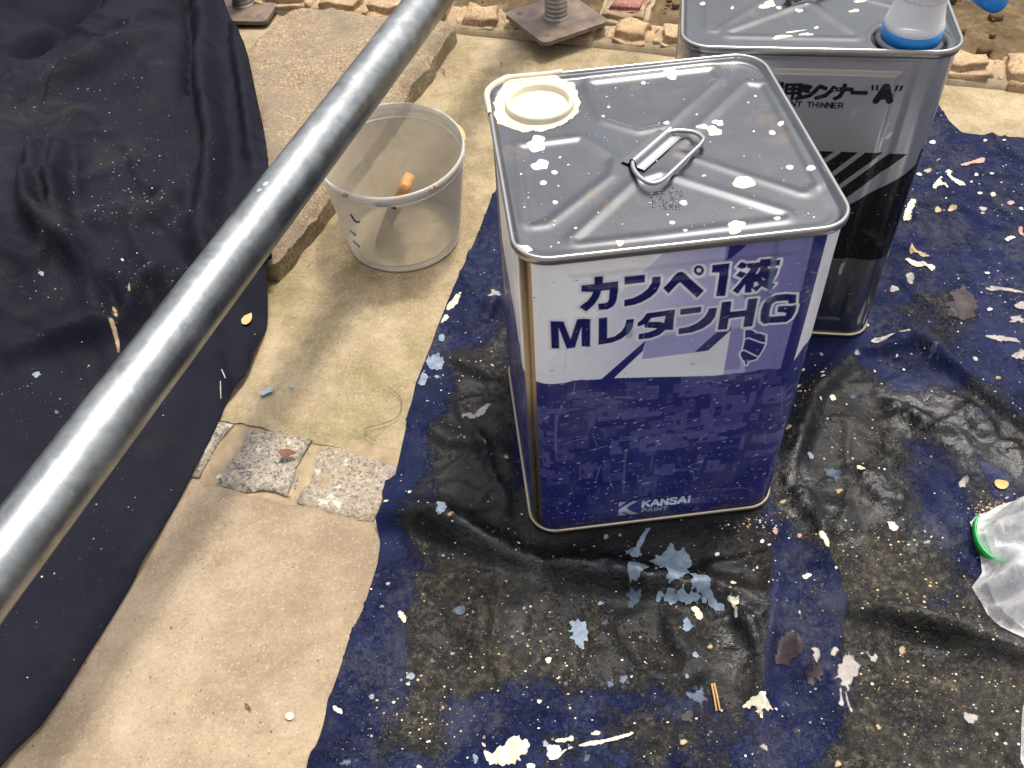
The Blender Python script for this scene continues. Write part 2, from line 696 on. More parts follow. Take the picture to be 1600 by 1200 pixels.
MAT['wood'] = simple("wood_handle", (0.52, 0.26, 0.09), 0.6, 0, 0.2, 40, 0.3)
MAT['bristle'] = simple("paint_bristles", (0.22, 0.13, 0.075), 0.7, 0, 0.3, 80, 0.5)
MAT['leaf'] = simple("dry_leaf", (0.15, 0.046, 0.018), 0.6, 0, 0.25, 120, 0.4)
MAT['orange_chip'] = simple("orange_chip", (0.58, 0.36, 0.13), 0.55, 0, 0.1, 120, 0.3)
MAT['straw'] = simple("straw", (0.42, 0.26, 0.10), 0.6, 0, 0.25, 120, 0.3)
MAT['hair'] = simple("thread_fibre", (0.10, 0.075, 0.05), 0.7, 0, 0.1, 60, 0.1)
MAT['sediment'] = simple("paint_sediment", (0.5, 0.41, 0.27), 0.8, 0, 0.25, 50, 0.5, 0.002)
MAT['blue_smear'] = simple("blue_smear", (0.05, 0.08, 0.13), 0.5, 0, 0.2, 50, 0.2)


def print_mat():
    m = NM("printed_tin")
    col = m.attr("print", "Color")
    met = m.attr("bare")
    d = m.ramp(m.noise(30, 7, 0.75, 0.4), (0.55, 0.0), (0.8, 0.22))
    c = m.mix(d, col, (0.30, 0.27, 0.24))
    sp = m.ramp(m.noise(700, 2, 0.6), (0.70, 0.0), (0.75, 0.6))
    c = m.mix(sp, c, (0.55, 0.55, 0.6))
    r = m.math('MULTIPLY_ADD', m.noise(20, 4, 0.6), 0.2, 0.13)
    return m.done(c, r, met, m.bump(m.noise(7, 3, 0.5), 0.12, 0.002), 0.4)


MAT['print'] = print_mat()
MAT['print2'] = print_mat()


def cloth_mat_navy():
    m = NM("painted_navy_sheet")
    blk = m.attr("black")            # where spilled black paint lies
    dirt = m.attr("dirt")
    gl = m.attr("gloss")
    n1 = m.noise(13, 8, 0.7, 0.2)
    n2 = m.noise(70, 7, 0.75)
    f = m.math('ADD', blk, m.math('MULTIPLY', m.math('SUBTRACT', n1, 0.5), 3.2))
    f = m.math('ADD', f, m.math('MULTIPLY', m.math('SUBTRACT', n2, 0.5), 1.5))
    f = m.math('ADD', f, m.math('MULTIPLY', m.math('SUBTRACT', m.noise(260, 4, 0.7), 0.5), 1.2))
    mask = m.ramp(m.math('ADD', f, 0.2), (0.40, 0.0), (0.52, 0.55), (0.85, 1.0))
    navy = m.ramp(m.noise(12, 5, 0.6), (0.3, (0.0035, 0.0060, 0.026)), (0.55, (0.0062, 0.0108, 0.047)), (0.75, (0.0095, 0.0155, 0.064)))
    smear = m.ramp(m.noise(34, 8, 0.78, 0.3), (0.50, 0.0), (0.74, 0.6))
    navy = m.mix(m.math('MULTIPLY', smear, m.math('MULTIPLY', dirt, 0.5)), navy, (0.085, 0.082, 0.082))
    paleblu = m.ramp(m.noise(95, 4, 0.6), (0.67, 0.0), (0.72, 0.45))
    navy = m.mix(paleblu, navy, (0.10, 0.12, 0.18))
    g1 = m.noise(260, 6, 0.8)
    g2 = m.noise(13, 6, 0.65)
    black = m.ramp(m.math('ADD', m.math('MULTIPLY', g1, 0.5), m.math('MULTIPLY', g2, 0.5)),
                   (0.40, (0.0025, 0.0025, 0.003)), (0.53, (0.0075, 0.0072, 0.0072)), (0.66, (0.022, 0.020, 0.018)))
    fn = m.noise(230, 6, 0.72)
    pt = m.noise(17, 7, 0.7, 0.2)
    d0 = m.math('ADD', fn, m.math('MULTIPLY', m.math('SUBTRACT', pt, 0.5), 1.7))
    d0 = m.math('MULTIPLY_ADD', m.math('SUBTRACT', dirt, 0.92), 0.45, d0)
    dd = m.math('MULTIPLY', m.ramp(d0, (0.48, 0.0), (0.56, 0.95)), m.math('MULTIPLY_ADD', gl, -0.85, 1.0, True))
    dustc = m.ramp(m.noise(120, 7, 0.8), (0.38, (0.007, 0.0066, 0.0062)), (0.50, (0.021, 0.019, 0.0165)), (0.60, (0.062, 0.053, 0.036)), (0.68, (0.16, 0.132, 0.08)))
    black = m.mix(dd, black, dustc)
    nd = m.ramp(m.math('MULTIPLY_ADD', m.math('SUBTRACT', dirt, 0.75), 0.16, m.math('ADD', m.noise(170, 6, 0.75), m.math('MULTIPLY', m.math('SUBTRACT', m.noise(11, 7, 0.7), 0.5), 1.3))), (0.52, 0.0), (0.72, 0.7))
    navy = m.mix(nd, navy, (0.042, 0.044, 0.058))
    c = m.mix(mask, navy, black)
    fine = m.ramp(m.noise(900, 2, 0.6), (0.66, 0.0), (0.70, 0.6))
    c = m.mix(m.math('MULTIPLY', fine, dirt), c, (0.22, 0.19, 0.13))
    sp = m.vor(150)
    spc = m.n("SeparateColor")
    m.put(spc.inputs[0], m.vor(150, out="Color"))
    rad = m.math('MULTIPLY', m.math('POWER', spc.outputs[1], 4.0), 0.2)
    dot = m.math('MULTIPLY', m.math('LESS_THAN', sp, rad), m.math('GREATER_THAN', spc.outputs[0], 0.5))
    c = m.mix(m.math('MULTIPLY', dot, 0.6), c, m.mix(spc.outputs[2], (0.40, 0.35, 0.25), (0.22, 0.26, 0.32)))
    rn = m.noise(26, 7, 0.7)
    r = m.math('MULTIPLY_ADD', rn, 0.6, 0.08)
    r = m.math('ADD', r, m.math('MULTIPLY', dd, 0.45))
    r = m.math('ADD', r, m.math('MULTIPLY', m.math('SUBTRACT', 1.0, mask), 0.22))
    r = m.math('SUBTRACT', r, m.math('MULTIPLY', m.math('MULTIPLY', gl, mask), 0.3))
    r = m.math('MINIMUM', m.math('MAXIMUM', r, 0.16), 0.85)
    spec = m.math('MULTIPLY_ADD', gl, 0.35, m.math('MULTIPLY_ADD', mask, 0.17, 0.12))
    cr = m.noise(30, 5, 0.5, 0.1)
    h = m.math('ADD', m.math('MULTIPLY', cr, m.math('MULTIPLY_ADD', gl, 1.8, 0.7)), m.math('MULTIPLY', mask, 0.25))
    h = m.math('ADD', h, m.math('MULTIPLY', g1, 0.10))
    h = m.math('ADD', h, m.math('MULTIPLY', dd, 0.12))
    h = m.math('ADD', h, m.math('MULTIPLY', fn, 0.25))
    return m.done(c, r, 0, m.bump(h, 0.9, 0.0042), spec)


MAT['sheet'] = cloth_mat_navy()


def cloth_mat_dark():
    m = NM("dark_tarpaulin")
    a = m.noise(7, 5, 0.6)
    base = m.ramp(a, (0.3, (0.0050, 0.0052, 0.0098)), (0.7, (0.0092, 0.0095, 0.0175)))
    dust = m.math('MULTIPLY', m.ramp(m.noise(12, 8, 0.72, 0.6), (0.5, 0.0), (0.78, 0.6)), m.attr("dust"))
    c = m.mix(dust, base, (0.05, 0.043, 0.031))
    fine = m.ramp(m.noise(330, 3, 0.7), (0.68, 0.0), (0.74, 0.55))
    c = m.mix(m.math('MULTIPLY', fine, m.attr("dust")), c, (0.32, 0.29, 0.22))
    weave = m.noise(600, 2, 0.5)
    cr = m.noise(22, 5, 0.55, 0.3)
    return m.done(c, m.math('MULTIPLY_ADD', a, 0.2, 0.62), 0,
                  m.bump(m.math('ADD', cr, m.math('MULTIPLY', weave, 0.06)), 0.5, 0.005), 0.10)


MAT['tarp'] = cloth_mat_dark()


def bag_mat():
    m = NM("clear_film")
    lw = m.n("LayerWeight")
    lw.inputs[0].default_value = 0.35
    n = m.noise(26, 6, 0.7, 0.8)
    a = m.math('ADD', m.math('MULTIPLY', lw.outputs["Facing"], 0.5), m.math('MULTIPLY', m.ramp(n, (0.45, 0.0), (0.7, 1.0)), 0.45), 0, True)
    a = m.math('ADD', a, 0.2, 0, True)
    return m.done((0.93, 0.925, 0.935), 0.10, 0, m.bump(m.noise(34, 4, 0.55, 0.6), 0.5, 0.005), 0.8, a)


MAT['film'] = bag_mat()

# ------------------------------------------------------------------ the setting
ROW = np.array([0.9185, -0.3954])           # direction of the sett row and of the edging
PERP = np.array([0.3954, 0.9185])           # away from the camera


def rowpt(s, t):
    return ROW * s + PERP * t


# t coordinates (across): sett row, edging
T_SETT0 = float(np.array([-0.338, -0.058]) @ PERP)
T_SETT1 = float(np.array([-0.437, 0.083]) @ PERP)
T_EDGE = float(np.array([0.228, 0.753]) @ PERP) - 0.012

S = 30.0
gx = np.linspace(-1, 1, 121)
gx = np.sign(gx) * np.abs(gx) ** 3 * S
X, Y = np.meshgrid(gx, gx)
nv = 121
idx = np.arange(nv * nv).reshape(nv, nv)
F = np.stack([idx[:-1, :-1].ravel(), idx[:-1, 1:].ravel(), idx[1:, 1:].ravel(), idx[1:, :-1].ravel()], 1)
T = X * PERP[0] + Y * PERP[1]
Z = -0.03 + 0.0 * X
Z = np.where(T > T_EDGE + 0.02, -0.004 + 0.008 * fbm(X, Y, 9, 4, 3), Z)
mesh("ground", np.c_[X.ravel(), Y.ravel(), Z.ravel()], F, MAT['soil'], None, True, kind="structure")


def strip(name, s0, s1, t0, t1, z0, mat, res=0.02, amp=0.0015, seed=1):
    ss = np.arange(s0, s1 + res, res)
    tt = np.arange(t0, t1 + res / 2, res)
    tt[-1] = t1
    Sg, Tg = np.meshgrid(ss, tt)
    X = ROW[0] * Sg + PERP[0] * Tg
    Y = ROW[1] * Sg + PERP[1] * Tg
    Z = z0 + amp * fbm(X, Y, 8, 3, seed)
    for row, sg in ((0, 1), (-1, 1)):
        e_ = 0.0045 * fbm(ss, ss * 0 + row, 45, 4, seed + 3) + 0.002 * fbm(ss, ss * 0, 160, 2, seed + 5)
        X[row] += PERP[0] * e_
        Y[row] += PERP[1] * e_
    ny, nx = X.shape
    V = np.c_[X.ravel(), Y.ravel(), Z.ravel()]
    i = np.arange(nx * ny).reshape(ny, nx)
    F = np.stack([i[:-1, :-1].ravel(), i[:-1, 1:].ravel(), i[1:, 1:].ravel(), i[1:, :-1].ravel()], 1)
    # skirt along the far edge
    k = len(V)
    V = np.vstack([V, np.c_[X[-1], Y[-1], np.full(nx, -0.035)]])
    a = i[-1]
    b = k + np.arange(nx)
    F = np.vstack([F, np.stack([a[:-1], a[1:], b[1:], b[:-1]], 1)])
    return mesh(name, V, F, mat, None, True, kind="structure")


low = strip("pavement", -1.6, 1.8, -1.6, T_SETT0 + 0.004, 0.0, MAT['concrete_low'], seed=4, res=0.008)
upp = strip("path", -1.6, 1.8, T_SETT1 - 0.004, T_EDGE, -0.0015, MAT['concrete_up'], seed=5, amp=0.002, res=0.008)
bed = strip("sett_bed", -1.6, 1.8, T_SETT0 - 0.01, T_SETT1 + 0.01, -0.0028, MAT['mortar'], res=0.006, amp=0.004, seed=8)

# granite setts: children of their bed
wid = T_SETT1 - T_SETT0
sA = [unp([p])[0][:2] @ ROW for p in ((375, 690), (497, 700))]
cuts = [(-0.60, -0.508), (-0.492, sA[0] - 0.004), (-0.392, -0.298), (-0.279, -0.180), (-0.163, -0.06), (-0.045, 0.06), (0.075, 0.17)]
b0 = unp([(345, 652), (386, 664), (390, 668), (498, 690), (512, 692), (618, 714)])[:, :2] @ ROW
cuts = [(b0[0] - 0.21, b0[0] - 0.11), (b0[0] - 0.095, b0[0] + 0.022), (b0[2] - 0.004, b0[3] + 0.001),
        (b0[4] - 0.001, b0[5] + 0.012)]
for i, (s0, s1) in enumerate(cuts):
    L = s1 - s0
    V, Fc = bevel_box(L, wid * (0.97 - 0.03 * (i % 2)), 0.05, 0.006, 0.007, 2, 20 + i * 3, 5)
    ca = rowpt((s0 + s1) / 2, (T_SETT0 + T_SETT1) / 2 + 0.002 * (i % 3 - 1))
    ang = math.atan2(ROW[1], ROW[0]) + 0.03 * (i % 3 - 1)
    V[:, 2] = np.minimum(V[:, 2], 0.0255)
    o = mesh("granite_sett", V, Fc, MAT['sett'], bed)
    o.location = (ca[0], ca[1], -0.0245)
    o.rotation_euler = (0.01 * (i % 2), 0, ang)

# edging stones behind the path
edge = thing("stone_edging", "low border of rough tan stones set in mortar behind the concrete path", "stone border", (*rowpt(0.0, T_EDGE + 0.04), 0))
eb = np.arange(-2.2, 2.2, 0.01)
pr = [(-0.004, -0.03), (-0.002, 0.006), (0.03, 0.010), (0.07, 0.006), (0.085, -0.02)]
V = []
for s in eb:
    for k, (t, z) in enumerate(pr):
        p = rowpt(s, T_EDGE + 0.001 + t) - rowpt(0.0, T_EDGE + 0.04)
        V.append((p[0], p[1], z + 0.004 * float(fbm(np.array(s), np.array(k * 0.3), 12, 3, 4))))
F = [(i * 5 + k, (i + 1) * 5 + k, (i + 1) * 5 + k + 1, i * 5 + k + 1) for i in range(len(eb) - 1) for k in range(4)]
mesh("mortar", V, F, MAT['mortar'], edge)
sE = lambda px: float(unp([px], 0.02)[0][:2] @ ROW)
spans = [(sE((716, 20)), sE((776, 40))), (sE((783, 40)), sE((838, 52))), (sE((846, 52)), sE((935, 60))), (sE((941, 62)), sE((1012, 72))), (sE((1018, 72)), sE((1068, 80)))]
e = spans[-1][1]
while e < 1.6:
    L = 0.075 + 0.05 * random.random()
    spans.append((e + 0.008, e + L))
    e += L
e = spans[0][0]
while e > -1.6:
    L = 0.08 + 0.05 * random.random()
    spans.append((e - L, e - 0.008))
    e -= L
for i, (s0, s1) in enumerate(spans):
    V, Fc = bevel_box(s1 - s0, 0.062 + 0.012 * random.random(), 0.055, 0.012, 0.008, 2, 60 + 7 * i, 4)
    p = rowpt((s0 + s1) / 2, T_EDGE + 0.036) - rowpt(0.0, T_EDGE + 0.04)
    o = mesh("stone", V, Fc, MAT['edge_stone'], edge)
    o.location = (p[0], p[1], -0.006 + 0.004 * random.random())
    o.rotation_euler = (random.uniform(-.06, .06), random.uniform(-.05, .05), math.atan2(ROW[1], ROW[0]) + random.uniform(-.06, .06))
# reddish stone behind the border
rs = unp([(985, 8)], 0.02)[0]
redb = thing("red_brick", "reddish square stone block with a pale mortar rim behind the base plate", "brick", (rs[0], rs[1] + 0.02, 0.0), -0.35)
V, Fc = bevel_box(0.085, 0.13, 0.04, 0.008, 0.006, 2, 91, 4)
o = mesh("mortar_rim", V, Fc, MAT['mortar'], redb)
o.location = (0, 0, 0.0)
V, Fc = bevel_box(0.062, 0.10, 0.04, 0.006, 0.005, 2, 97, 4)
o = mesh("brick", V, Fc, MAT['red_stone'], redb)
o.location = (0.002, 0.006, 0.006)

# thick granite slab
SLAB_Z = 0.038
slab_poly = np.vstack([unp([(712, 28), (655, 108), (600, 185), (520, 292), (425, 402)], SLAB_Z)[:, :2],
                       [(-0.52, 0.345), (-0.64, 0.42)], unp([(392, 62), (420, 30), (455, 3), (540, 12), (600, 18)], SLAB_Z)[:, :2]])
slab_poly = rough_poly(slab_poly, 0.006, 0.010, 3)


def slab_z(x, y, sd):
    return SLAB_Z - 0.016 * (1 - sstep(-0.004, 0.016, sd)) + 0.006 * fbm(x, y, 20, 4, 6) + 0.004 * fbm(x, y, 70, 3, 8)


v, f, sd = patch_geom(slab_poly, 0.007, slab_z)
# side wall from the outline
zt = slab_z(slab_poly[:, 0], slab_poly[:, 1], np.zeros(len(slab_poly)))
rings = []
c0 = slab_poly.mean(0)
for k, q in enumerate((0, 0.3, 0.6, 0.85, 1.0)):
    d = slab_poly - c0
    d /= np.linalg.norm(d, axis=1, keepdims=True)
    off = 0.006 * fbm(slab_poly[:, 0] * 1.0 + k * 0.31, slab_poly[:, 1], 40, 3, 12 + k) + (0.002 if 0 < k < 4 else 0)
    P = slab_poly + d * np.asarray(off)[:, None] if k else slab_poly
    rings.append(np.c_[P, zt * (1 - q) + (-0.02) * q])
m = len(slab_poly)
base = len(v)
v = np.vstack([v] + rings)
ff = f.tolist()
for k in range(4):
    for i in range(m):
        j = (i + 1) % m
        ff.append((base + k * m + i, base + k * m + j, base + (k + 1) * m + j, base + (k + 1) * m + i))
so = mesh("stone_slab", v, ff, MAT['slab'])
so.data.materials.append(MAT['slab_side'])
so.data.polygons.foreach_set("material_index", np.r_[np.zeros(len(f), int), np.ones(len(ff) - len(f), int)])
tag(so, "thick rough tan granite slab lying beside the clear plastic bucket", "stone slab")

# ------------------------------------------------------------------ cans
HB, RC, HR = 0.1175, 0.024, 0.119
ZB, ZT = 0.006, 0.344
AFL = HB - RC
ARC = RC * math.pi / 2
LIDZ = 0.3425


def body_xy(u):
    """perimeter parameter (0 at the middle of the front, + to the right) -> x, y, nx, ny"""
    L = 2 * AFL + ARC
    u = np.asarray(u, float)
    side = np.floor((u + L / 2) / L).astype(int)
    loc = u - side * L
    a = np.clip(loc, -AFL, AFL)
    ex = loc - a
    th = ex / RC
    x = a + RC * np.sin(th)
    y = -HB + RC * (1 - np.cos(th))
    nx = np.sin(th)
    ny = -np.cos(th)
    ang = side * math.pi / 2
    c, s = np.cos(ang), np.sin(ang)
    return x * c - y * s, x * s + y * c, nx * c - ny * s, nx * s + ny * c


class Raster:
    def __init__(s, us, zs):
        s.us, s.zs = us, zs
        s.U, s.Z = np.meshgrid(us, zs)
        s.C = np.zeros(s.U.shape + (3,))
        s.M = np.zeros(s.U.shape)

    def win(s, pts, pad):
        pts = np.asarray(pts)
        a = np.searchsorted(s.us, pts[:, 0].min() - pad)
        b = np.searchsorted(s.us, pts[:, 0].max() + pad)
        c = np.searchsorted(s.zs, pts[:, 1].min() - pad)
        d = np.searchsorted(s.zs, pts[:, 1].max() + pad)
        return slice(c, d), slice(a, b)

    def fill(s, pts, col, alpha=1.0, grow=0.0, metal=None, soft=0.0004):
        w = s.win(pts, grow + 0.002)
        U, Z = s.U[w], s.Z[w]
        if U.size == 0:
            return
        ins = inside(pts, U, Z)
        d = segdist(pts, U, Z)
        sd = np.where(ins, d, -d) + grow
        a = np.clip(sd / soft + 0.5, 0, 1) * alpha
        s.C[w] = s.C[w] * (1 - a[..., None]) + np.array(col) * a[..., None]
        if metal is not None:
            s.M[w] = s.M[w] * (1 - a) + metal * a

    def stroke(s, pts, wd, col, alpha=1.0, metal=None, soft=0.0004):
        w = s.win(pts, wd + 0.002)
        U, Z = s.U[w], s.Z[w]
        if U.size == 0:
            return
        d = segdist(pts, U, Z, False)
        a = np.clip((wd - d) / soft + 0.5, 0, 1) * alpha
        s.C[w] = s.C[w] * (1 - a[..., None]) + np.array(col) * a[..., None]
        if metal is not None:
            s.M[w] = s.M[w] * (1 - a) + metal * a


# small stroke alphabet for the lettering
GL = {
    'K': [[(0, 0), (0, 1)], [(.75, 1), (.05, .42)], [(.25, .58), (.8, 0)]],
    'A': [[(0, 0), (.42, 1), (.5, 1), (.9, 0)], [(.18, .3), (.74, .3)]],
    'N': [[(0, 0), (0, 1), (.75, 0), (.75, 1)]],
    'S': [[(.78, .85), (.6, 1), (.15, 1), (.02, .8), (.15, .56), (.65, .45), (.8, .25), (.65, 0), (.15, 0), (0, .15)]],
    'I': [[(0.1, 0), (0.1, 1)]],
    'P': [[(0, 0), (0, 1), (.6, 1), (.75, .85), (.75, .6), (.6, .45), (0, .45)]],
    'T': [[(0, 1), (.8, 1)], [(.4, 1), (.4, 0)]],
    'H': [[(0, 0), (0, 1)], [(.75, 0), (.75, 1)], [(0, .52), (.75, .52)]],
    'E': [[(.65, 1), (0, 1), (0, 0), (.65, 0)], [(0, .52), (.58, .52)]],
    'R': [[(0, 0), (0, 1), (.6, 1), (.75, .85), (.75, .6), (.6, .48), (0, .48)], [(.45, .48), (.78, 0)]],
    ' ': [],
    '2': [[(0, .8), (.2, 1), (.6, 1), (.75, .75), (0, 0), (.75, 0)]],
    '0': [[(.2, 0), (0, .3), (0, .7), (.2, 1), (.5, 1), (.7, .7), (.7, .3), (.5, 0), (.2, 0)]],
    '1': [[(.15, .8), (.35, 1), (.35, 0)]],
    '-': [[(.1, .5), (.6, .5)]],
    '.': [[(.15, 0), (.2, .05)]],
    '4': [[(.55, 0), (.55, 1), (0, .3), (.75, .3)]],
    '3': [[(0, 1), (.65, 1), (.3, .6), (.65, .45), (.65, .1), (.4, 0), (0, .05)]],
    '5': [[(.65, 1), (.05, 1), (.05, .55), (.5, .58), (.68, .3), (.5, 0), (0, .05)]],
}
GW = {'I': .38, ' ': .7, '1': .75, '-': .85, '.': .5, 'A': 1.05}


def text_strokes(txt):
    x = 0.0
    out = []
    for ch in txt:
        for st in GL[ch]:
            out.append([(x + a, b) for a, b in st])
        x += GW.get(ch, 0.9) + 0.17
    return out, x - 0.17


def place_text(txt, bl, br, tl, front):
    """strokes between baseline-left, baseline-right and top-left, given as face points"""
    st, wd = text_strokes(txt)
    bl, br, tl = map(np.asarray, (bl, br, tl))
    return [[tuple(bl + (br - bl) * a / wd + (tl - bl) * b) for a, b in s] for s in st]


NAVY = (0.019, 0.022, 0.150)
WHITE = (0.80, 0.82, 0.86)


def make_body(name, parent, painter, mat, dense=0.00055, zp=0.329):
    L = 2 * AFL + ARC
    front = np.arange(-L / 2, L / 2, dense)
    rest = np.arange(L / 2, L / 2 + 3 * L - 0.001, 0.0035)
    rest = rest - 4 * L                       # continue from the left: u in (-3.5L, -0.5L)
    us = np.concatenate([rest, front])
    zs = np.arange(ZB, ZT + dense, dense)
    R = Raster(us, zs)
    painter(R)
    x, y, nx, ny = body_xy(R.U)
    # embossed panel on each face, and slight dents
    Ls = L
    loc = R.U - np.floor((R.U + Ls / 2) / Ls) * Ls
    ex = np.minimum(0.086 - np.abs(loc), np.minimum(R.Z - 0.024, zp - R.Z))
    ex2 = np.minimum(0.073 - np.abs(loc), np.minimum(R.Z - 0.037, zp - 0.013 - R.Z))
    d = -0.0013 * sstep(0, 0.007, ex) + 0.0010 * sstep(0, 0.006, ex2)
    d = d + 0.0009 * fbm(R.U, R.Z, 11, 2, 31)
    V = np.stack([x + nx * d, y + ny * d, R.Z], -1).reshape(-1, 3)
    ny_, nx_ = R.U.shape
    i = np.arange(nx_ * ny_).reshape(ny_, nx_)
    j = np.roll(i, -1, 1)
    F = np.stack([i[:-1].ravel(), j[:-1].ravel(), j[1:].ravel(), i[1:].ravel()], 1)
    o = mesh(name, V, F, mat, parent)
    attr(o, "print", R.C.reshape(-1, 3))
    attr(o, "bare", R.M.ravel())
    return o


def paint_can_print(R):
    fp = lambda pts: [(p[0], p[2]) for p in unplane(pts, (0, -HB, 0), np.array([0, 1.0, 0]))]
    U, Z = R.U, R.Z
    L = 2 * AFL + ARC
    R.C[:] = WHITE
    R.C[:] = np.array((0.88, 0.90, 0.92))
    # lavender gradient field
    xa, ya = fp([(840 + 745 / 3.636, 380 + 30 / 3.636)])[0]
    xb, yb = fp([(840 + 600 / 3.636, 380 + 165 / 3.636)])[0]
    side = (U - xa) * (yb - ya) - (Z - ya) * (xb - xa)
    front = (np.abs(U) < 0.0995)
    g = sstep(-0.095, 0.03, U)[..., None]
    lav = np.array((0.82, 0.84, 0.88)) * (1 - g) + np.array((0.42, 0.42, 0.67)) * g
    onr = (side < 0) & front
    R.C[onr] = lav[onr]
    # darker lavender on the right
    pr_ = [(1142, 340), (1290, 340), (1290, 360), (1237, 506), (1221, 576), (1165, 585), (1158, 520), (1166, 470), (1130, 420)]
    R.fill(fp(pr_), (0.20, 0.195, 0.45))
    R.fill(fp(crop([(735, 470), (880, 440), (880, 640), (840, 930), (640, 940)], 1040, 450, 7.273)), (0.265, 0.26, 0.53))
    # lavender trapezoid and white shape
    R.fill(fp(crop([(620, 540), (1010, 480), (1020, 512), (890, 622), (595, 660)], 840, 380, 3.636)), (0.36, 0.36, 0.63))
    R.fill(fp(crop([(597, 618), (595, 660), (890, 622), (968, 612), (1098, 495), (1055, 752), (432, 770)], 840, 380, 3.636)), (0.78, 0.80, 0.84))
    for q in ([(616, 552), (598, 612), (432, 770), (355, 780)], [(1015, 508), (1100, 470), (1098, 495), (968, 612), (890, 622)]):
        R.fill(fp(crop(q, 840, 380, 3.636)), NAVY)
    R.fill(fp(crop([(640, -60), (860, -60), (660, 110), (605, 140)], 1060, 390, 8)), NAVY)
    # right hand navy strip
    R.fill([(0.0895, 0.36), (0.0997, 0.36), (0.0997, 0.19), (0.0895, 0.19)], NAVY)
    R.C[(U > 0.0997) & (U < 0.17)] = (0.74, 0.75, 0.78)
    # navy lower part with the block pattern
    wx = np.array([-0.70, -0.1079, -0.058, -0.048, 0.0345, 0.0924, 0.0991, 0.106, 0.14, 0.2])
    wz = np.array([0.225, 0.216, 0.2155, 0.2147, 0.2031, 0.2025, 0.208, 0.2225, 0.235, 0.235])
    lowm = Z < np.interp(U, wx, wz)
    R.C[lowm] = NAVY
    keep_ = R.C.copy()
    rg = np.random.default_rng(11)
    cam_cols = [(0.072, 0.071, 0.235), (0.053, 0.054, 0.205), (0.092, 0.089, 0.262)]
    top = 0.2 - 0.016 * 0
    for k in range(330):
        cx = rg.uniform(-0.31, 0.118)
        cz = 0.012 + 0.185 * rg.random() ** 0.75
        w_ = rg.choice([0.006, 0.010, 0.016, 0.024]) * rg.uniform(.6, 1.3)
        h_ = rg.choice([0.005, 0.010, 0.018]) * rg.uniform(.6, 1.4)
        dens = 0.4 + 0.6 * sstep(0.06, 0.16, cz)
        if rg.random() > dens:
            continue
        col = cam_cols[rg.integers(3)]
        R.fill([(cx, cz), (cx + w_, cz), (cx + w_, cz + h_), (cx, cz + h_)], col, 0.85)
        if rg.random() < 0.5:
            R.fill([(cx + w_ * .2, cz + h_ * .3), (cx + w_ * .5, cz + h_ * .3), (cx + w_ * .5, cz + h_ * .6), (cx + w_ * .2, cz + h_ * .6)], NAVY, 0.9)
        if rg.random() < 0.4:
            R.fill([(cx + w_, cz), (cx + w_ * 1.5, cz), (cx + w_ * 1.5, cz + h_ * .5), (cx + w_, cz + h_ * .5)], col, 0.85)
    R.C[~lowm] = keep_[~lowm]
    # side seam: bare lacquered metal on the rounded corner
    for a, b, c in ((-0.1225, -0.1172, (0.30, 0.25, 0.17)), (-0.1172, -0.1142, (0.10, 0.08, 0.05)), (-0.1142, -0.1097, (0.34, 0.27, 0.18))):
        mm = (U > a) & (U < b)
        R.C[mm] = c
        R.M[mm] = 0.85
    bl = (U > -2.2 * L) & (U < -1.36 * L)
    R.C[bl] = (0.05, 0.045, 0.04)
    # lettering
    A = lambda q: crop(q, 880, 390, 8)
    B = lambda q: crop(q, 1060, 390, 8)
    Cc = lambda q: crop(q, 850, 470, 8)
    D = lambda q: crop(q, 1040, 450, 7.273)
    circ = lambda cx, cy, r: [(cx + r * math.cos(t), cy + r * .95 * math.sin(t)) for t in np.linspace(0, 2 * math.pi, 28)[:-1]]
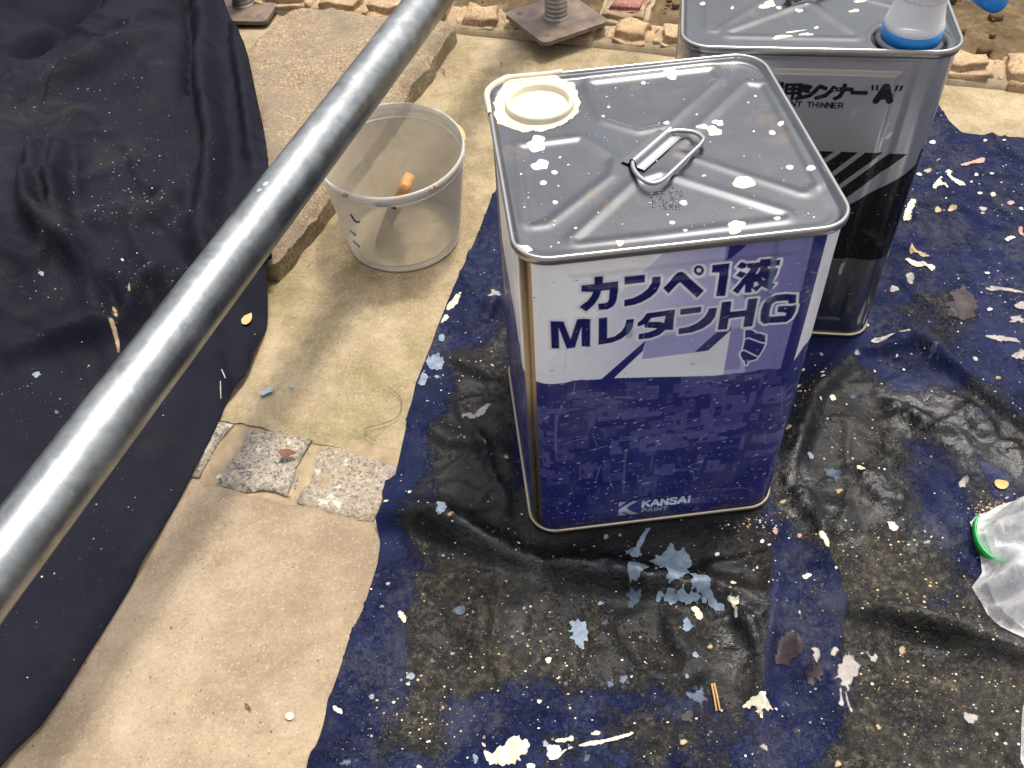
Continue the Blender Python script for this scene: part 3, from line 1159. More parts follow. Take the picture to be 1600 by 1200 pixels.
    LET = [
        A([(392, 358), (502, 348), (502, 432), (692, 410), (690, 500), (672, 620), (655, 670), (625, 712), (560, 748), (445, 758), (436, 680), (520, 672), (555, 660), (572, 625), (580, 508), (478, 518), (450, 600), (390, 690), (285, 786), (205, 735), (300, 655), (355, 580), (372, 532), (233, 545), (233, 465), (392, 447)]),
        A([(770, 355), (1027, 328), (1025, 418), (770, 448)]),
        A([(765, 632), (880, 605), (980, 555), (1060, 490), (1108, 420), (1120, 360), (1225, 350), (1215, 440), (1170, 530), (1090, 600), (980, 660), (880, 695), (762, 712)]),
        B([(-190, 485), (-40, 335), (0, 300), (50, 290), (90, 315), (320, 515), (232, 603), (60, 445), (25, 412), (0, 425), (-125, 553)]),
        B(circ(262, 274, 64)),
        B([(430, 210), (650, 185), (585, 580), (472, 583), (515, 300), (424, 302)]),
        B([(735, 232), (795, 165), (865, 190), (855, 235), (800, 255)]),
        B([(715, 328), (775, 275), (855, 298), (795, 360)]),
        B([(862, 186), (1025, 168), (1028, 132), (1165, 120), (1165, 148), (1280, 132), (1268, 200), (1125, 222), (1122, 240), (1248, 232), (1222, 310), (1185, 370), (1148, 412), (1215, 432), (1142, 500), (1078, 475), (1040, 455), (972, 527), (930, 492), (915, 480), (915, 535), (828, 540), (835, 430), (805, 470), (745, 553), (675, 515), (760, 425), (800, 370), (850, 310), (905, 255), (868, 250)]),
        Cc([(80, 258), (245, 260), (335, 490), (418, 245), (583, 230), (577, 577), (472, 587), (470, 345), (390, 605), (285, 605), (185, 345), (192, 600), (92, 600)]),
        Cc([(683, 220), (793, 207), (790, 468), (880, 445), (960, 390), (1010, 320), (1030, 235), (1128, 225), (1110, 330), (1060, 410), (960, 480), (850, 525), (680, 553)]),
        Cc([(1170, 275), (1225, 235), (1285, 155), (1640, 108), (1625, 210), (1615, 365), (1520, 365), (1440, 430), (1330, 470), (1180, 487), (1183, 415), (1300, 395), (1390, 362), (1412, 345), (1330, 340), (1258, 335), (1258, 295), (1170, 325)]),
        D([(168, 240), (407, 210), (400, 275), (163, 305)]),
        D([(148, 462), (260, 440), (360, 395), (440, 330), (480, 270), (490, 232), (585, 222), (565, 320), (510, 400), (420, 460), (300, 505), (145, 527)]),
        D([(640, 160), (748, 148), (735, 268), (918, 250), (938, 125), (1048, 112), (985, 435), (880, 443), (900, 322), (720, 345), (695, 470), (590, 475)]),
        D([(1075, 340), (1085, 250), (1115, 170), (1170, 115), (1250, 88), (1400, 72), (1485, 68), (1478, 165), (1395, 180), (1395, 150), (1260, 160), (1210, 190), (1190, 240), (1178, 320), (1210, 335), (1360, 320), (1372, 285), (1275, 285), (1280, 220), (1490, 190), (1470, 270), (1430, 340), (1370, 385), (1280, 405), (1120, 408), (1080, 380)]),
    ]
    LET = [fp(q) for q in LET]
    for q in LET:
        R.fill(q, (0.74, 0.76, 0.82), 1.0, 0.0021)
    for q in LET:
        R.fill(q, (0.011, 0.013, 0.105))
    for q in (B(circ(262, 274, 30)), B([(845, 235), (905, 250), (868, 275)]), B([(965, 305), (1015, 235), (1030, 240), (985, 305)]), B([(950, 405), (985, 402), (1005, 440), (938, 470)]),
              Cc([(1340, 215), (1520, 190), (1500, 275), (1440, 262), (1310, 265)]), B([(1040, 345), (1085, 375), (1060, 380)])):
        R.fill(fp(q), (0.74, 0.76, 0.82))
    # paint brush drawing on the right
    X_ = lambda q: fp(crop(q, 1120, 500, 10))
    bro = X_([(430, 150), (540, 140), (640, 200), (690, 200), (760, 235), (785, 240), (775, 390), (740, 470), (660, 590), (620, 630), (500, 660), (478, 720), (440, 720), (425, 655), (390, 630), (360, 560), (360, 510), (395, 470), (425, 330)])
    R.fill(bro, NAVY)
    R.stroke(bro + bro[:1], 0.0007, (0.74, 0.76, 0.84))
    for q in ([(430, 310), (490, 280), (760, 380)], [(370, 500), (430, 475), (650, 585)]):
        R.stroke(X_(q), 0.0006, (0.74, 0.76, 0.84))
    # company mark
    K = lambda q: fp(crop(q, 950, 760, 10))
    mk = (0.52, 0.54, 0.68)
    R.fill(K([(185, 265), (290, 258), (215, 318), (172, 340), (172, 285)]), mk)
    R.fill(K([(478, 240), (385, 250), (245, 330), (165, 375), (165, 445), (185, 458), (290, 447), (215, 405), (240, 400), (350, 440), (400, 440), (480, 425), (380, 395), (290, 350)]), mk)
    for st in place_text("KANSAI", *K([(545, 325), (1298, 240), (558, 248)]), True):
        R.stroke(st, 0.00115, (0.68, 0.70, 0.80))
    for st in place_text("PAINT", *K([(533, 402), (922, 362), (540, 352)]), True):
        R.stroke(st, 0.00055, (0.55, 0.57, 0.70))
    # dried pale-blue drips, specks and scratches
    dr = (0.12, 0.17, 0.29)
    for q, wd, al in (([(1213, 365), (1211, 400), (1200, 470)], 0.0022, .8), ([(1262, 362), (1256, 400), (1250, 452)], 0.0020, .6),
                      ([(870, 650), (868, 680), (869, 706)], 0.0010, .7), ([(878, 635), (870, 655)], 0.0009, .5),
                      ([(978, 705), (975, 740), (974, 772)], 0.0010, .55), ([(1196, 675), (1194, 690)], 0.0009, .6),
                      ([(1135, 790), (1120, 806)], 0.0028, .4), ([(984, 508), (983, 525)], 0.0025, .5), ([(1040, 795), (1036, 815)], 0.0025, .3)):
        R.stroke(fp(q), wd, dr, al, soft=0.001)
    for k in range(900):
        cx, cz = rg.uniform(-0.125, 0.125), 0.01 + rg.random() ** 1.3 * 0.33
        if cz > 0.215 and rg.random() < 0.55:
            continue
        rr = 0.00025 + 0.00055 * rg.random() ** 3
        R.stroke([(cx, cz), (cx + rr * rg.uniform(0.5, 3.2), cz + rr * .5)], rr, (0.55, 0.55, 0.62) if cz < 0.215 or rg.random() < .3 else (0.25, 0.22, 0.2), rg.uniform(.3, .95))
    for k in range(26):
        cx, cz = rg.uniform(-0.11, 0.11), rg.uniform(0.015, 0.2)
        R.stroke([(cx, cz), (cx + rg.uniform(-.004, .004), cz - rg.uniform(.004, .02))], 0.0012, (0.10, 0.12, 0.27), 0.35, soft=0.002)
    # rubbed and smudged print
    for k in range(34):
        cx, cz = rg.uniform(-0.11, 0.11), rg.uniform(0.02, 0.33)
        a_ = rg.uniform(-0.5, 0.5) + (0 if rg.random() < .6 else 1.4)
        l_ = rg.uniform(0.004, 0.03)
        R.stroke([(cx, cz), (cx + l_ * math.cos(a_), cz + l_ * math.sin(a_))], rg.uniform(0.0002, 0.0004), (0.45, 0.45, 0.5), rg.uniform(.25, .6))
    sm_ = (0.13 * sstep(0.25, 0.75, fbm(U, Z, 22, 5, 78) + 0.25))[..., None]
    R.C[:] = R.C * (1 - sm_) + np.array((0.22, 0.21, 0.24)) * sm_
    # grime towards the lower rim
    gr = (sstep(0.03, 0.006, Z) * (0.45 + 0.55 * fbm(U, Z, 60, 4, 77)))[..., None].clip(0, .6)
    R.C[:] = R.C * (1 - gr) + np.array((0.04, 0.035, 0.03)) * gr


def can_hardware(t, lid_painter=None):
    prof = [(-0.0016, 0.3395), (-0.0016, 0.3465), (-0.0010, 0.3478), (0.0003, 0.3482), (0.0014, 0.3476), (0.0018, 0.3462), (0.0017, 0.3425), (0.0008, 0.3405), (-0.0004, 0.3395)]
    rim = sweep_rrect("top_rim", HR, RC + 0.0015, prof, MAT['rim'], t)
    pb = [(-0.0016, 0.0072), (-0.0008, 0.0069), (0.0004, 0.0064), (0.0009, 0.0056), (0.0009, 0.0032), (0.0004, 0.0023), (-0.0006, 0.0020), (-0.0016, 0.0026)]
    sweep_rrect("bottom_rim", HR, RC + 0.0015, pb, MAT['rim_low'], t)
    bp_ = rrect(HB, RC, 8)
    mesh("base", [(a, b, 0.005) for a, b, _, _ in bp_], [tuple(range(len(bp_) - 1, -1, -1))], MAT['tin'], t, False)
    return rim


def make_lid(t, tris, mat, well=None, seed=0):
    outl = np.array([(a, b) for a, b, _, _ in rrect(HR - 0.0012, RC + 0.0003, 10)])

    def zf(x, y, sd):
        z = LIDZ + 0.0035 * (1 - sstep(0.0, 0.004, sd)) - 0.0006 * sstep(0.006, 0.012, sd)
        for tri in tris:
            tri = np.asarray(tri)
            d = segdist(tri, x, y)
            s = np.where(inside(tri, x, y), d, -d) + 0.0055
            z = z + 0.0010 * np.exp(-((s) / 0.0044) ** 2) - 0.0006 * sstep(0.0, 0.008, s)
        if well:
            d = np.hypot(x - well[0], y - well[1])
            z = z - 0.004 * (1 - sstep(well[2] - 0.004, well[2] + 0.002, d)) + 0.0012 * np.exp(-((d - well[2] - .003) / .0025) ** 2)
        return z + 0.0005 * fbm(x, y, 14, 3, 40 + seed)
    v, f, sd = patch_geom(outl, 0.0014, zf)
    return mesh("lid", v, f, mat, t), zf


def handle(t, pxf, wire_px, a_px, b_px, zl):
    W = np.c_[pxf(wire_px), np.zeros(len(wire_px))]
    W[:, 2] = zl + 0.0042
    W = smooth_poly(W, 2, False)
    hd = tube("handle", W, 0.0018, MAT['wire'], t, 10)
    a, b = pxf([a_px, b_px])
    d = (b - a) / np.linalg.norm(b - a)
    n = np.array([d[1], -d[0]])
    prof = [(-0.0105, 0.0004), (-0.0103, 0.0009), (-0.0045, 0.0010)] + [(-0.0033 * math.cos(q), 0.0022 + 0.0045 * math.sin(q)) for q in np.linspace(0, math.pi, 9)] + [(0.0045, 0.0010), (0.0103, 0.0009), (0.0105, 0.0004)]
    V = []
    for q in np.linspace(0, 1, 6):
        p = a + (b - a) * q
        for o_, z in prof:
            V.append((*(p + n * o_), zl + z))
    m_ = len(prof)
    F = [(i * m_ + k, (i + 1) * m_ + k, (i + 1) * m_ + k + 1, i * m_ + k + 1) for i in range(5) for k in range(m_ - 1)]
    mesh("handle_bracket", V, F, MAT['wire'], t)


def blob_poly(cx, cy, rx, ry, ang=0.0, irr=0.15, n=22, rg=RNG, spike=0.0):
    th = np.linspace(0, 2 * math.pi, n + 1)[:-1]
    ph = rg.uniform(0, 6.28, 4)
    r = 1 + irr * (0.5 * np.sin(2 * th + ph[0]) + 0.35 * np.sin(3 * th + ph[1]) + 0.3 * np.sin(5 * th + ph[2])) + spike * rg.uniform(-0.5, 1, n) ** 3
    x = rx * r * np.cos(th)
    y = ry * r * np.sin(th)
    c, s = math.cos(ang), math.sin(ang)
    return np.c_[cx + x * c - y * s, cy + x * s + y * c]


# ---------------- can 1 : printed paint can
can1 = thing("paint_can", "square white and purple printed tin of paint with cream paint dried around its open spout", "paint can")
make_body("body", can1, paint_can_print, MAT['print'])
can_hardware(can1)
P3 = lambda q: unp(crop(q, 740, 60, 2.667), LIDZ)[:, :2]
tris = [P3([(440, 838), (700, 600), (780, 575), (1285, 735)]),
        P3([(870, 460), (1150, 195), (1200, 200), (1405, 600), (1370, 625)]),
        P3([(500, 190), (985, 135), (1000, 160), (780, 350), (690, 368), (560, 330)]),
        P3([(205, 455), (440, 425), (560, 500), (545, 560), (290, 755), (250, 760)])]
spc = P3([(275, 282)])[0]
lid1, lid1z = make_lid(can1, tris, MAT['tin'], None, 1)
PH = lambda q: crop(q, 960, 190, 8)
handle(can1, lambda q: unp(q, LIDZ + .003)[:, :2], PH([(500, 300), (640, 175), (720, 128), (900, 130), (1010, 150), (1100, 205), (1120, 260), (900, 470), (700, 665), (590, 760), (490, 792), (390, 770), (290, 690), (232, 600), (222, 520), (300, 450), (450, 330)]),
       PH([(228, 520)])[0], PH([(695, 115)])[0], LIDZ)
# embossed stamp
st = []
for q in (place_text("2.0-100", *unp(PH([(450, 940), (860, 885), (440, 890)]), LIDZ)[:, :2], True),
          place_text("435", *unp(PH([(600, 1095), (830, 1075), (600, 1045)]), LIDZ)[:, :2], True)):
    st += q
for q in ([(480, 960), (478, 1058), (580, 1045)], [(495, 1000), (590, 940)], [(608, 955), (612, 1045), (660, 985)], [(715, 920), (700, 1035)], [(735, 930), (735, 1030), (830, 1020)], [(760, 965), (850, 905)], [(500, 865), (640, 830)], [(735, 800), (715, 880)]):
    st.append([tuple(p) for p in unp(PH(q), LIDZ)[:, :2]])
VV, FF = [], []
for s_ in st:
    s2 = np.array(s_)
    z = lid1z(s2[:, 0], s2[:, 1], np.full(len(s2), 0.05))
    v_, f_ = tube_geom(np.c_[s2, z + 0.00005], 0.00034, 6)
    FF += [tuple(i + len(VV) for i in q) for q in f_]
    VV += list(v_)
mesh("embossed_stamp", VV, FF, MAT['tin'], lid1)
# spout ring with cream paint
so_ = P3([(130, 290), (425, 265)])
rsp = float(np.linalg.norm(so_[1] - so_[0]) / 2) * 0.97
zL = LIDZ - 0.001
prof = [(rsp, 0.0), (rsp, 0.004), (rsp * .985, 0.0060), (rsp * .95, 0.0070), (rsp * .88, 0.0068), (rsp * .85, 0.0055), (rsp * .83, 0.001), (rsp * .78, -0.0015), (rsp * .4, -0.0018), (0.0005, -0.0018)]
lathe("spout_ring", [(r, z + zL) for r, z in prof], MAT['cream'], can1, 56, (spc[0], spc[1], 0))
cp = [(774, 150), (782, 136), (800, 128), (840, 124), (866, 122), (892, 127), (899, 133), (896, 140), (909, 154), (904, 172), (890, 189), (880, 191), (864, 199), (845, 206), (835, 202), (820, 205), (807, 201), (795, 198), (772, 192)]
outl = np.array([(a, b) for a, b, _, _ in rrect(HR - 0.0013, RC, 10)])
cpoly = rough_poly(smooth_poly(unp(cp, LIDZ)[:, :2], 1), 0.0028, 0.0022, 5)
cpoly = np.clip(cpoly, -(HR - 0.0014), HR)
patch("paint_spill", cpoly, 0.0012, lambda x, y, sd: lid1z(x, y, segdist(outl, x, y)) + 0.0002 + 0.0011 * sstep(0, 0.003, sd) + 0.0003 * fbm(x, y, 120, 3, 2), MAT['cream'], lid1)
# cream paint run over the rim at that corner
path = [(x, y, nx, ny) for x, y, nx, ny in rrect(HR, RC + 0.0015, 14)]
sel = [p for p in path if p[0] < -0.05 and p[1] > 0.05]
ex = [(-HR, 0.078, -1, 0), (-HR, 0.066, -1, 0)]
st0 = [(-0.052, HR, 0, 1), (-0.066, HR, 0, 1), (-0.08, HR, 0, 1)]
sel = st0 + sel + ex
V = []
pf = [(-0.0021, 0.3400), (-0.0022, 0.3468), (-0.0012, 0.3485), (0.0004, 0.3490), (0.0019, 0.3482), (0.0024, 0.3465), (0.0023, 0.3425), (0.0020, 0.337)]
for i, (x, y, nx, ny) in enumerate(sel):
    e_ = min(1.0, min(i, len(sel) - 1 - i) / 2 + 0.25)
    for k, (o_, z) in enumerate(pf):
        q = 0.0006 + 0.0010 * float(fbm(np.array(x * 1.0), np.array(y + k * .01), 90, 3, 5))
        oo = o_ * (0.9 + 0.1 * e_) + q
        V.append((x + nx * oo, y + ny * oo, z - (1 - e_) * 0.0004 + q - (0.006 * max(0, float(fbm(np.array(i * 0.21), np.array(0.0), 3, 2, 9))) if k == 7 else 0)))
m_ = len(pf)
F = [(i * m_ + k, (i + 1) * m_ + k, (i + 1) * m_ + k + 1, i * m_ + k + 1) for i in range(len(sel) - 1) for k in range(m_ - 1)]
mesh("paint_run", V, F, MAT['cream'], can1)
# drops on the lid
drops1 = [(263, 437, 40, 30, .4), (278, 522, 35, 22, .35), (337, 553, 14, 9, .1), (290, 596, 15, 10, .1), (340, 677, 12, 8, .1), (425, 790, 7, 5, .1), (822, 147, 28, 20, .35), (708, 180, 11, 7, .1), (563, 280, 7, 5, .1), (803, 353, 13, 9, .15), (1003, 382, 34, 18, .4), (1020, 347, 20, 14, .5), (955, 368, 26, 9, .4), (1280, 353, 14, 9, .1), (1245, 388, 15, 10, .1), (1125, 600, 43, 27, .2), (1318, 533, 16, 11, .1), (1405, 545, 19, 12, .1), (1265, 750, 16, 10, .1), (1093, 783, 38, 27, .35), (828, 762, 12, 8, .1), (882, 800, 10, 7, .1), (875, 680, 16, 12, .15), (610, 853, 20, 9, .5), (205, 878, 36, 17, .4), (540, 325, 7, 5, .1), (930, 315, 5, 4, .1), (1175, 235, 6, 4, .1), (1145, 262, 5, 3, .1), (1168, 382, 5, 4, .1), (960, 570, 9, 4, .3), (198, 566, 5, 4, .1), (360, 490, 6, 4, .3)]
for i, (cx, cy, rx, ry, irr) in enumerate(drops1):
    q = blob_poly(cx, cy, rx, ry, 0.0, irr, 22 if rx > 12 else 12)
    g = np.clip(P3(q), -(HR - 0.003), HR - 0.003)
    th = 0.0010 if rx > 12 else 0.0006
    patch("paint_drop", g, max(0.0008, rx / 2.667 * 0.0006 / 4), lambda x, y, sd: lid1z(x, y, segdist(outl, x, y)) + 0.0001 + th * sstep(-0.0003, 0.0016, sd), MAT['cream' if rx > 33 and i not in (0, 1) else 'white_drop'], lid1)
# specks on the lid
VV, FF = [], []
for k in range(120):
    c = RNG.uniform(-0.108, 0.108, 2)
    r_ = 0.0003 + 0.0006 * RNG.random() ** 3
    z = float(lid1z(np.array(c[0]), np.array(c[1]), np.array(0.05)))
    b = len(VV)
    for a in range(6):
        VV.append((c[0] + r_ * math.cos(a * 1.047), c[1] + r_ * math.sin(a * 1.047), z + 0.0001))
    VV.append((c[0], c[1], z + 0.0004))
    FF += [(b + a, b + (a + 1) % 6, b + 6) for a in range(6)]
mesh("paint_specks", VV, FF, MAT['white_drop'], lid1, True, kind="stuff")

# ---------------- can 2 : thinner can
C2 = np.array([0.2013, 0.2295])
A2 = -0.2421
can2 = thing("thinner_can", "bare silver tin of thinner with black print and slanting stripes behind the printed tin", "thinner can", (C2[0], C2[1], 0), A2)
c2, s2 = math.cos(A2), math.sin(A2)


def to2(p):
    p = np.asarray(p)
    d = p[:, :2] - C2
    return np.c_[d[:, 0] * c2 + d[:, 1] * s2, -d[:, 0] * s2 + d[:, 1] * c2, p[:, 2]]


def thinner_print(R):
    n2 = np.array([-s2, c2, 0.0])
    o2 = np.array([*(C2 + np.array([s2, -c2]) * HB), 0.0])

    def fp(pts):
        q = to2(unplane(pts, o2, n2))
        return [(p[0], p[2]) for p in q]
    R.C[:] = (0.42, 0.42, 0.43)
    R.M[:] = 0.6
    BL = (0.006, 0.006, 0.007)
    Q = lambda q: fp(crop(q, 1300, 180, 3.333))
    zt = np.mean([p[1] for p in Q([(100, 195), (300, 198)])])
    zb = np.mean([p[1] for p in Q([(60, 752), (200, 752)])])
    U, Z = R.U, R.Z
    bm = (Z < zt) & (Z > zb)
    R.C[bm] = BL
    R.M[bm] = 0.0
    sil = (0.42, 0.42, 0.43)

    def stripe(p0, p1, wd):
        p0, p1 = np.array(p0), np.array(p1)
        d = (p1 - p0) / np.linalg.norm(p1 - p0)
        R.stroke([tuple(p0 - d * 0.0), tuple(p1)], wd, sil, 1, 0.6)
    # diagonal silver stripes
    wide = Q([(402, 195), (470, 190), (475, 175), (85, 470), (80, 430)])
    R.fill([wide[0], (wide[0][0] + 0.03, zt + 0.002), (wide[0][0] + 0.034, zt + 0.004), wide[3], wide[4]], sil, 1, 0, 0.6)
    ext = lambda a, b, k: tuple(np.array(a) + (np.array(b) - np.array(a)) * k)
    for a, b, wd in (((285, 198), (40, 375), 0.0024), ((155, 195), (10, 305), 0.0024), ((30, 192), (-60, 255), 0.0024)):
        pa, pb = Q([a, b])
        R.stroke([pa, ext(pa, pb, 1.45)], wd, sil, 1, 0.6)
    # everything above and below the band stays bare
    m2 = (Z > zt)
    R.C[m2] = sil
    R.M[m2] = 0.6
    m3 = Z < zb
    R.C[m3] = (0.30, 0.30, 0.32)
    R.M[m3] = 0.95
    G = lambda q: fp(crop(q, 1200, 110, 6.667))
    lw = 0.0022
    strokes = [
        [(195, 150), (185, 240), (165, 300)], [(195, 152), (340, 152)], [(340, 152), (325, 285), (300, 295)], [(192, 195), (330, 195)], [(188, 240), (325, 238)], [(268, 155), (252, 300)],
        [(385, 165), (440, 178)], [(362, 205), (415, 218)], [(350, 285), (430, 265), (490, 220), (520, 185)],
        [(545, 170), (600, 190)], [(505, 288), (600, 262), (655, 215), (685, 180)],
        [(695, 200), (870, 198)], [(800, 158), (785, 215), (745, 275), (700, 293)],
        [(882, 232), (1020, 235)],
        [(150, 135), (140, 190)], [(60, 175), (150, 175)], [(110, 130), (95, 300)], [(60, 240), (140, 190)],
    ]
    for s_ in strokes:
        R.stroke(G(s_), lw if s_[0][0] > 300 else 0.0017, BL, 1, 0.0)
    for q in ([(1075, 150), (1108, 150), (1103, 212), (1075, 212)], [(1122, 150), (1155, 150), (1148, 212), (1120, 212)],
              [(1335, 158), (1370, 155), (1340, 218), (1310, 220)], [(1385, 158), (1420, 158), (1388, 220), (1360, 220)]):
        R.fill(G(q), BL, 1, 0, 0.0)
    for s_ in ([(1125, 318), (1225, 168)], [(1235, 168), (1268, 318)], [(1165, 272), (1265, 272)]):
        R.stroke(G(s_), 0.0032, BL, 1, 0.0)
    for st_ in place_text("PAINT THINNER", *G([(85, 372), (782, 394), (92, 320)]), True):
        R.stroke(st_, 0.0008, BL, 1, 0.0)
    # scuffs and a small dried curl of paint
    for q, wd, c_, al in (([(880, 455), (965, 395)], 0.0022, (.5, .5, .55), .5), ([(895, 440), (880, 470)], 0.0018, (.6, .6, .65), .5)):
        R.stroke(G(q), wd, c_, al, soft=0.001)
    R.stroke(Q([(60, 775), (45, 800), (42, 825)]), 0.0016, (0.40, 0.38, 0.30), .9, 0.0)
    R.stroke(Q([(288, 120), (306, 98)]), 0.0016, (0.62, 0.62, 0.6), .9, 0.0)
    rg = np.random.default_rng(3)
    for k in range(160):
        cx, cz = rg.uniform(-0.12, 0.12), rg.uniform(0.01, 0.34)
        R.stroke([(cx, cz), (cx + 0.0004, cz)], 0.0002 + 0.0005 * rg.random() ** 3, (0.5, 0.5, 0.48), .7, 0.0)


make_body("body", can2, thinner_print, MAT['print2'], 0.0006, 0.340)
can_hardware(can2)
P2 = lambda q, z=LIDZ: to2(unp(q, z))[:, :2]
sp2 = P2([(1421, 62)])[0]
Z2 = lambda q: crop(q, 1060, 0, 2.963)
tri2 = [[(-0.075, -0.085), (0.03, -0.085), (-0.005, -0.03)], [(0.088, -0.03), (0.088, 0.08), (0.03, 0.0)], [(-0.08, 0.09), (0.08, 0.09), (0.0, 0.03)], [(-0.09, -0.075), (-0.09, 0.075), (-0.035, 0.0)]]
lid2, lid2z = make_lid(can2, tri2, MAT['tin'], (sp2[0], sp2[1], 0.031), 2)
handle(can2, lambda q: np.array(q), [(0.02, 0.022), (-0.028, -0.02), (-0.02, -0.028), (0.0, -0.02), (0.034, 0.008), (0.036, 0.018), (0.028, 0.028)], (-0.02, -0.015), (0.022, 0.022), LIDZ)
outl2 = outl
for cx, cy, rx, ry, irr, mt in ((415, 20, 32, 18, .5, 'cream_dry'), (112, 15, 14, 8, .2, 'white_drop'), (465, 35, 14, 8, .4, 'cream_dry'), (560, 45, 16, 8, .5, 'cream_dry'), (815, 48, 20, 8, .5, 'cream_dry'), (250, 30, 7, 8, .3, 'white_drop'), (480, 172, 55, 7, .4, 'cream_dry'), (590, 155, 30, 9, .5, 'cream_dry'), (840, 5, 30, 6, .4, 'cream_dry'), (540, 140, 40, 4, .5, 'white_drop'), (640, 122, 12, 5, .4, 'white_drop')):
    g = np.clip(P2(Z2(blob_poly(cx, cy, rx, ry, -0.12, irr, 18))), -HR + 0.003, HR - 0.003)
    patch("paint_drop", g, 0.0013, lambda x, y, sd: lid2z(x, y, segdist(outl2, x, y)) + 0.0001 + 0.0007 * sstep(-0.0003, 0.0016, sd), MAT[mt], lid2)

# pouring spout screwed on that can
zs = LIDZ - 0.001
rs_ = 0.0245
spo = lathe("spout", [(0.0205, zs + 0.010), (0.0246, zs + 0.0125), (0.0252, zs + 0.017), (0.0240, zs + 0.021), (0.0215, zs + 0.032), (0.0205, zs + 0.042)], MAT['spout_white'], can2, 40, (sp2[0], sp2[1], 0))
lathe("collar", [(0.0230, zs + 0.001), (rs_ + 0.0005, zs + 0.0015), (rs_ + 0.001, zs + 0.0135), (rs_ - 0.001, zs + 0.0145), (0.020, zs + 0.0145)], MAT['blue_plastic'], spo, 40, (sp2[0], sp2[1], 0))
lathe("washer", [(0.020, zs + 0.0035), (0.0285, zs + 0.003), (0.0285, zs + 0.0005)], MAT['tin'], spo, 40, (sp2[0], sp2[1], 0))
tip = P2([(1536, -18)], 0.42)[0]
dv = tip - sp2
dl = float(np.linalg.norm(dv))
dv /= dl
path = []
for q in np.linspace(0, 1, 14):
    if q < 0.55:
        a = q / 0.55 * math.radians(80)
        h_ = 0.030 * (1 - math.cos(a))
        v_ = zs + 0.040 + 0.034 * math.sin(a)
    else:
        k_ = (q - 0.55) / 0.45
        h_ = 0.0248 + (dl - 0.0248) * k_
        v_ = zs + 0.0735 + 0.004 * k_
    path.append((sp2[0] + dv[0] * h_, sp2[1] + dv[1] * h_, v_))
rad = [0.0206 if q < 0.5 else 0.0206 - (q - 0.5) * 0.022 for q in np.linspace(0, 1, 14)]
tube("nozzle", path, rad, MAT['spout_white'], spo, 28)
pe = np.array(path[-1])
t3 = np.array([dv[0], dv[1], 0.02])
cap_path = [pe + t3 * q for q in (-0.002, 0.0, 0.006, 0.016, 0.022, 0.0235)]
tube("nozzle_cap", cap_path, [0.0092, 0.0102, 0.0102, 0.0098, 0.0085, 0.005], MAT['blue_plastic'], spo, 24)
smp = [pe + t3 * q for q in (0.008, 0.013, 0.018)]
# sticker on the elbow: a curved band
lab_path = path[6:10]
V, F = tube_geom(lab_path, [r + 0.0004 for r in rad[6:10]], 28)
V = np.array(V)
keep = [f for f in F if len(f) == 4]
cen = np.array(lab_path).mean(0)
nrm = np.cross(t3, (0, 0, 1.0))
lab = mesh("sticker", V, keep, MAT['dark_blue'], spo)

# ------------------------------------------------------------------ scaffold pipe and base jacks
PA = np.array([-0.22119603, 0.36452616, 0.23918061])
PB = np.array([-0.45825683, -0.12486164, 0.2125101])
u = (PB - PA) / np.linalg.norm(PB - PA)
Lp = 3.0
pc = PA * 0.5 + PB * 0.5
pipe_o = thing("scaffold_pipe", "galvanised steel scaffold tube crossing above the dark tarpaulin and the bucket", "scaffold tube", tuple(pc))
path = [tuple(u * s) for s in np.linspace(-Lp * 0.62, Lp * 0.38, 80)]
V, F = tube_geom(path, 0.0243, 48, cap=False)
pp = mesh("tube_wall", V, F, MAT['galv'], pipe_o)
V, F = tube_geom(path, 0.0219, 24, cap=False)
mesh("bore", V, F, MAT['galv'], pipe_o)
for q, r_ in (((405, 297), 0.0022), ((415, 287), 0.0026), ((553, 120), 0.0014)):
    d = rays([q])[0]
    n_ = np.cross(u, d)
    # first hit of the ray with the tube
    w0 = CC - pc
    a_ = d - u * (d @ u)
    b_ = w0 - u * (w0 @ u)
    A_, B_, C_ = a_ @ a_, 2 * a_ @ b_, b_ @ b_ - 0.0243 ** 2
    t_ = (-B_ - math.sqrt(max(0, B_ * B_ - 4 * A_ * C_))) / (2 * A_)
    hit = CC + d * t_ - pc
    nn = hit - u * (hit @ u)
    nn /= np.linalg.norm(nn)
    e1 = u
    e2 = np.cross(nn, u)
    V = [hit + nn * 0.0005]
    for k in range(12):
        a = k * math.pi / 6
        o_ = e1 * math.cos(a) * r_ * 1.3 + e2 * math.sin(a) * r_
        p_ = hit + o_
        rd = p_ - u * (p_ @ u)
        rd = rd / np.linalg.norm(rd) * 0.0244 + u * (p_ @ u)
        V.append(rd)
    mesh("paint_drop", V, [(0, 1 + k, 1 + (k + 1) % 12) for k in range(12)], MAT['pale_blue' if r_ > 0.002 else 'white_drop'], pipe_o)


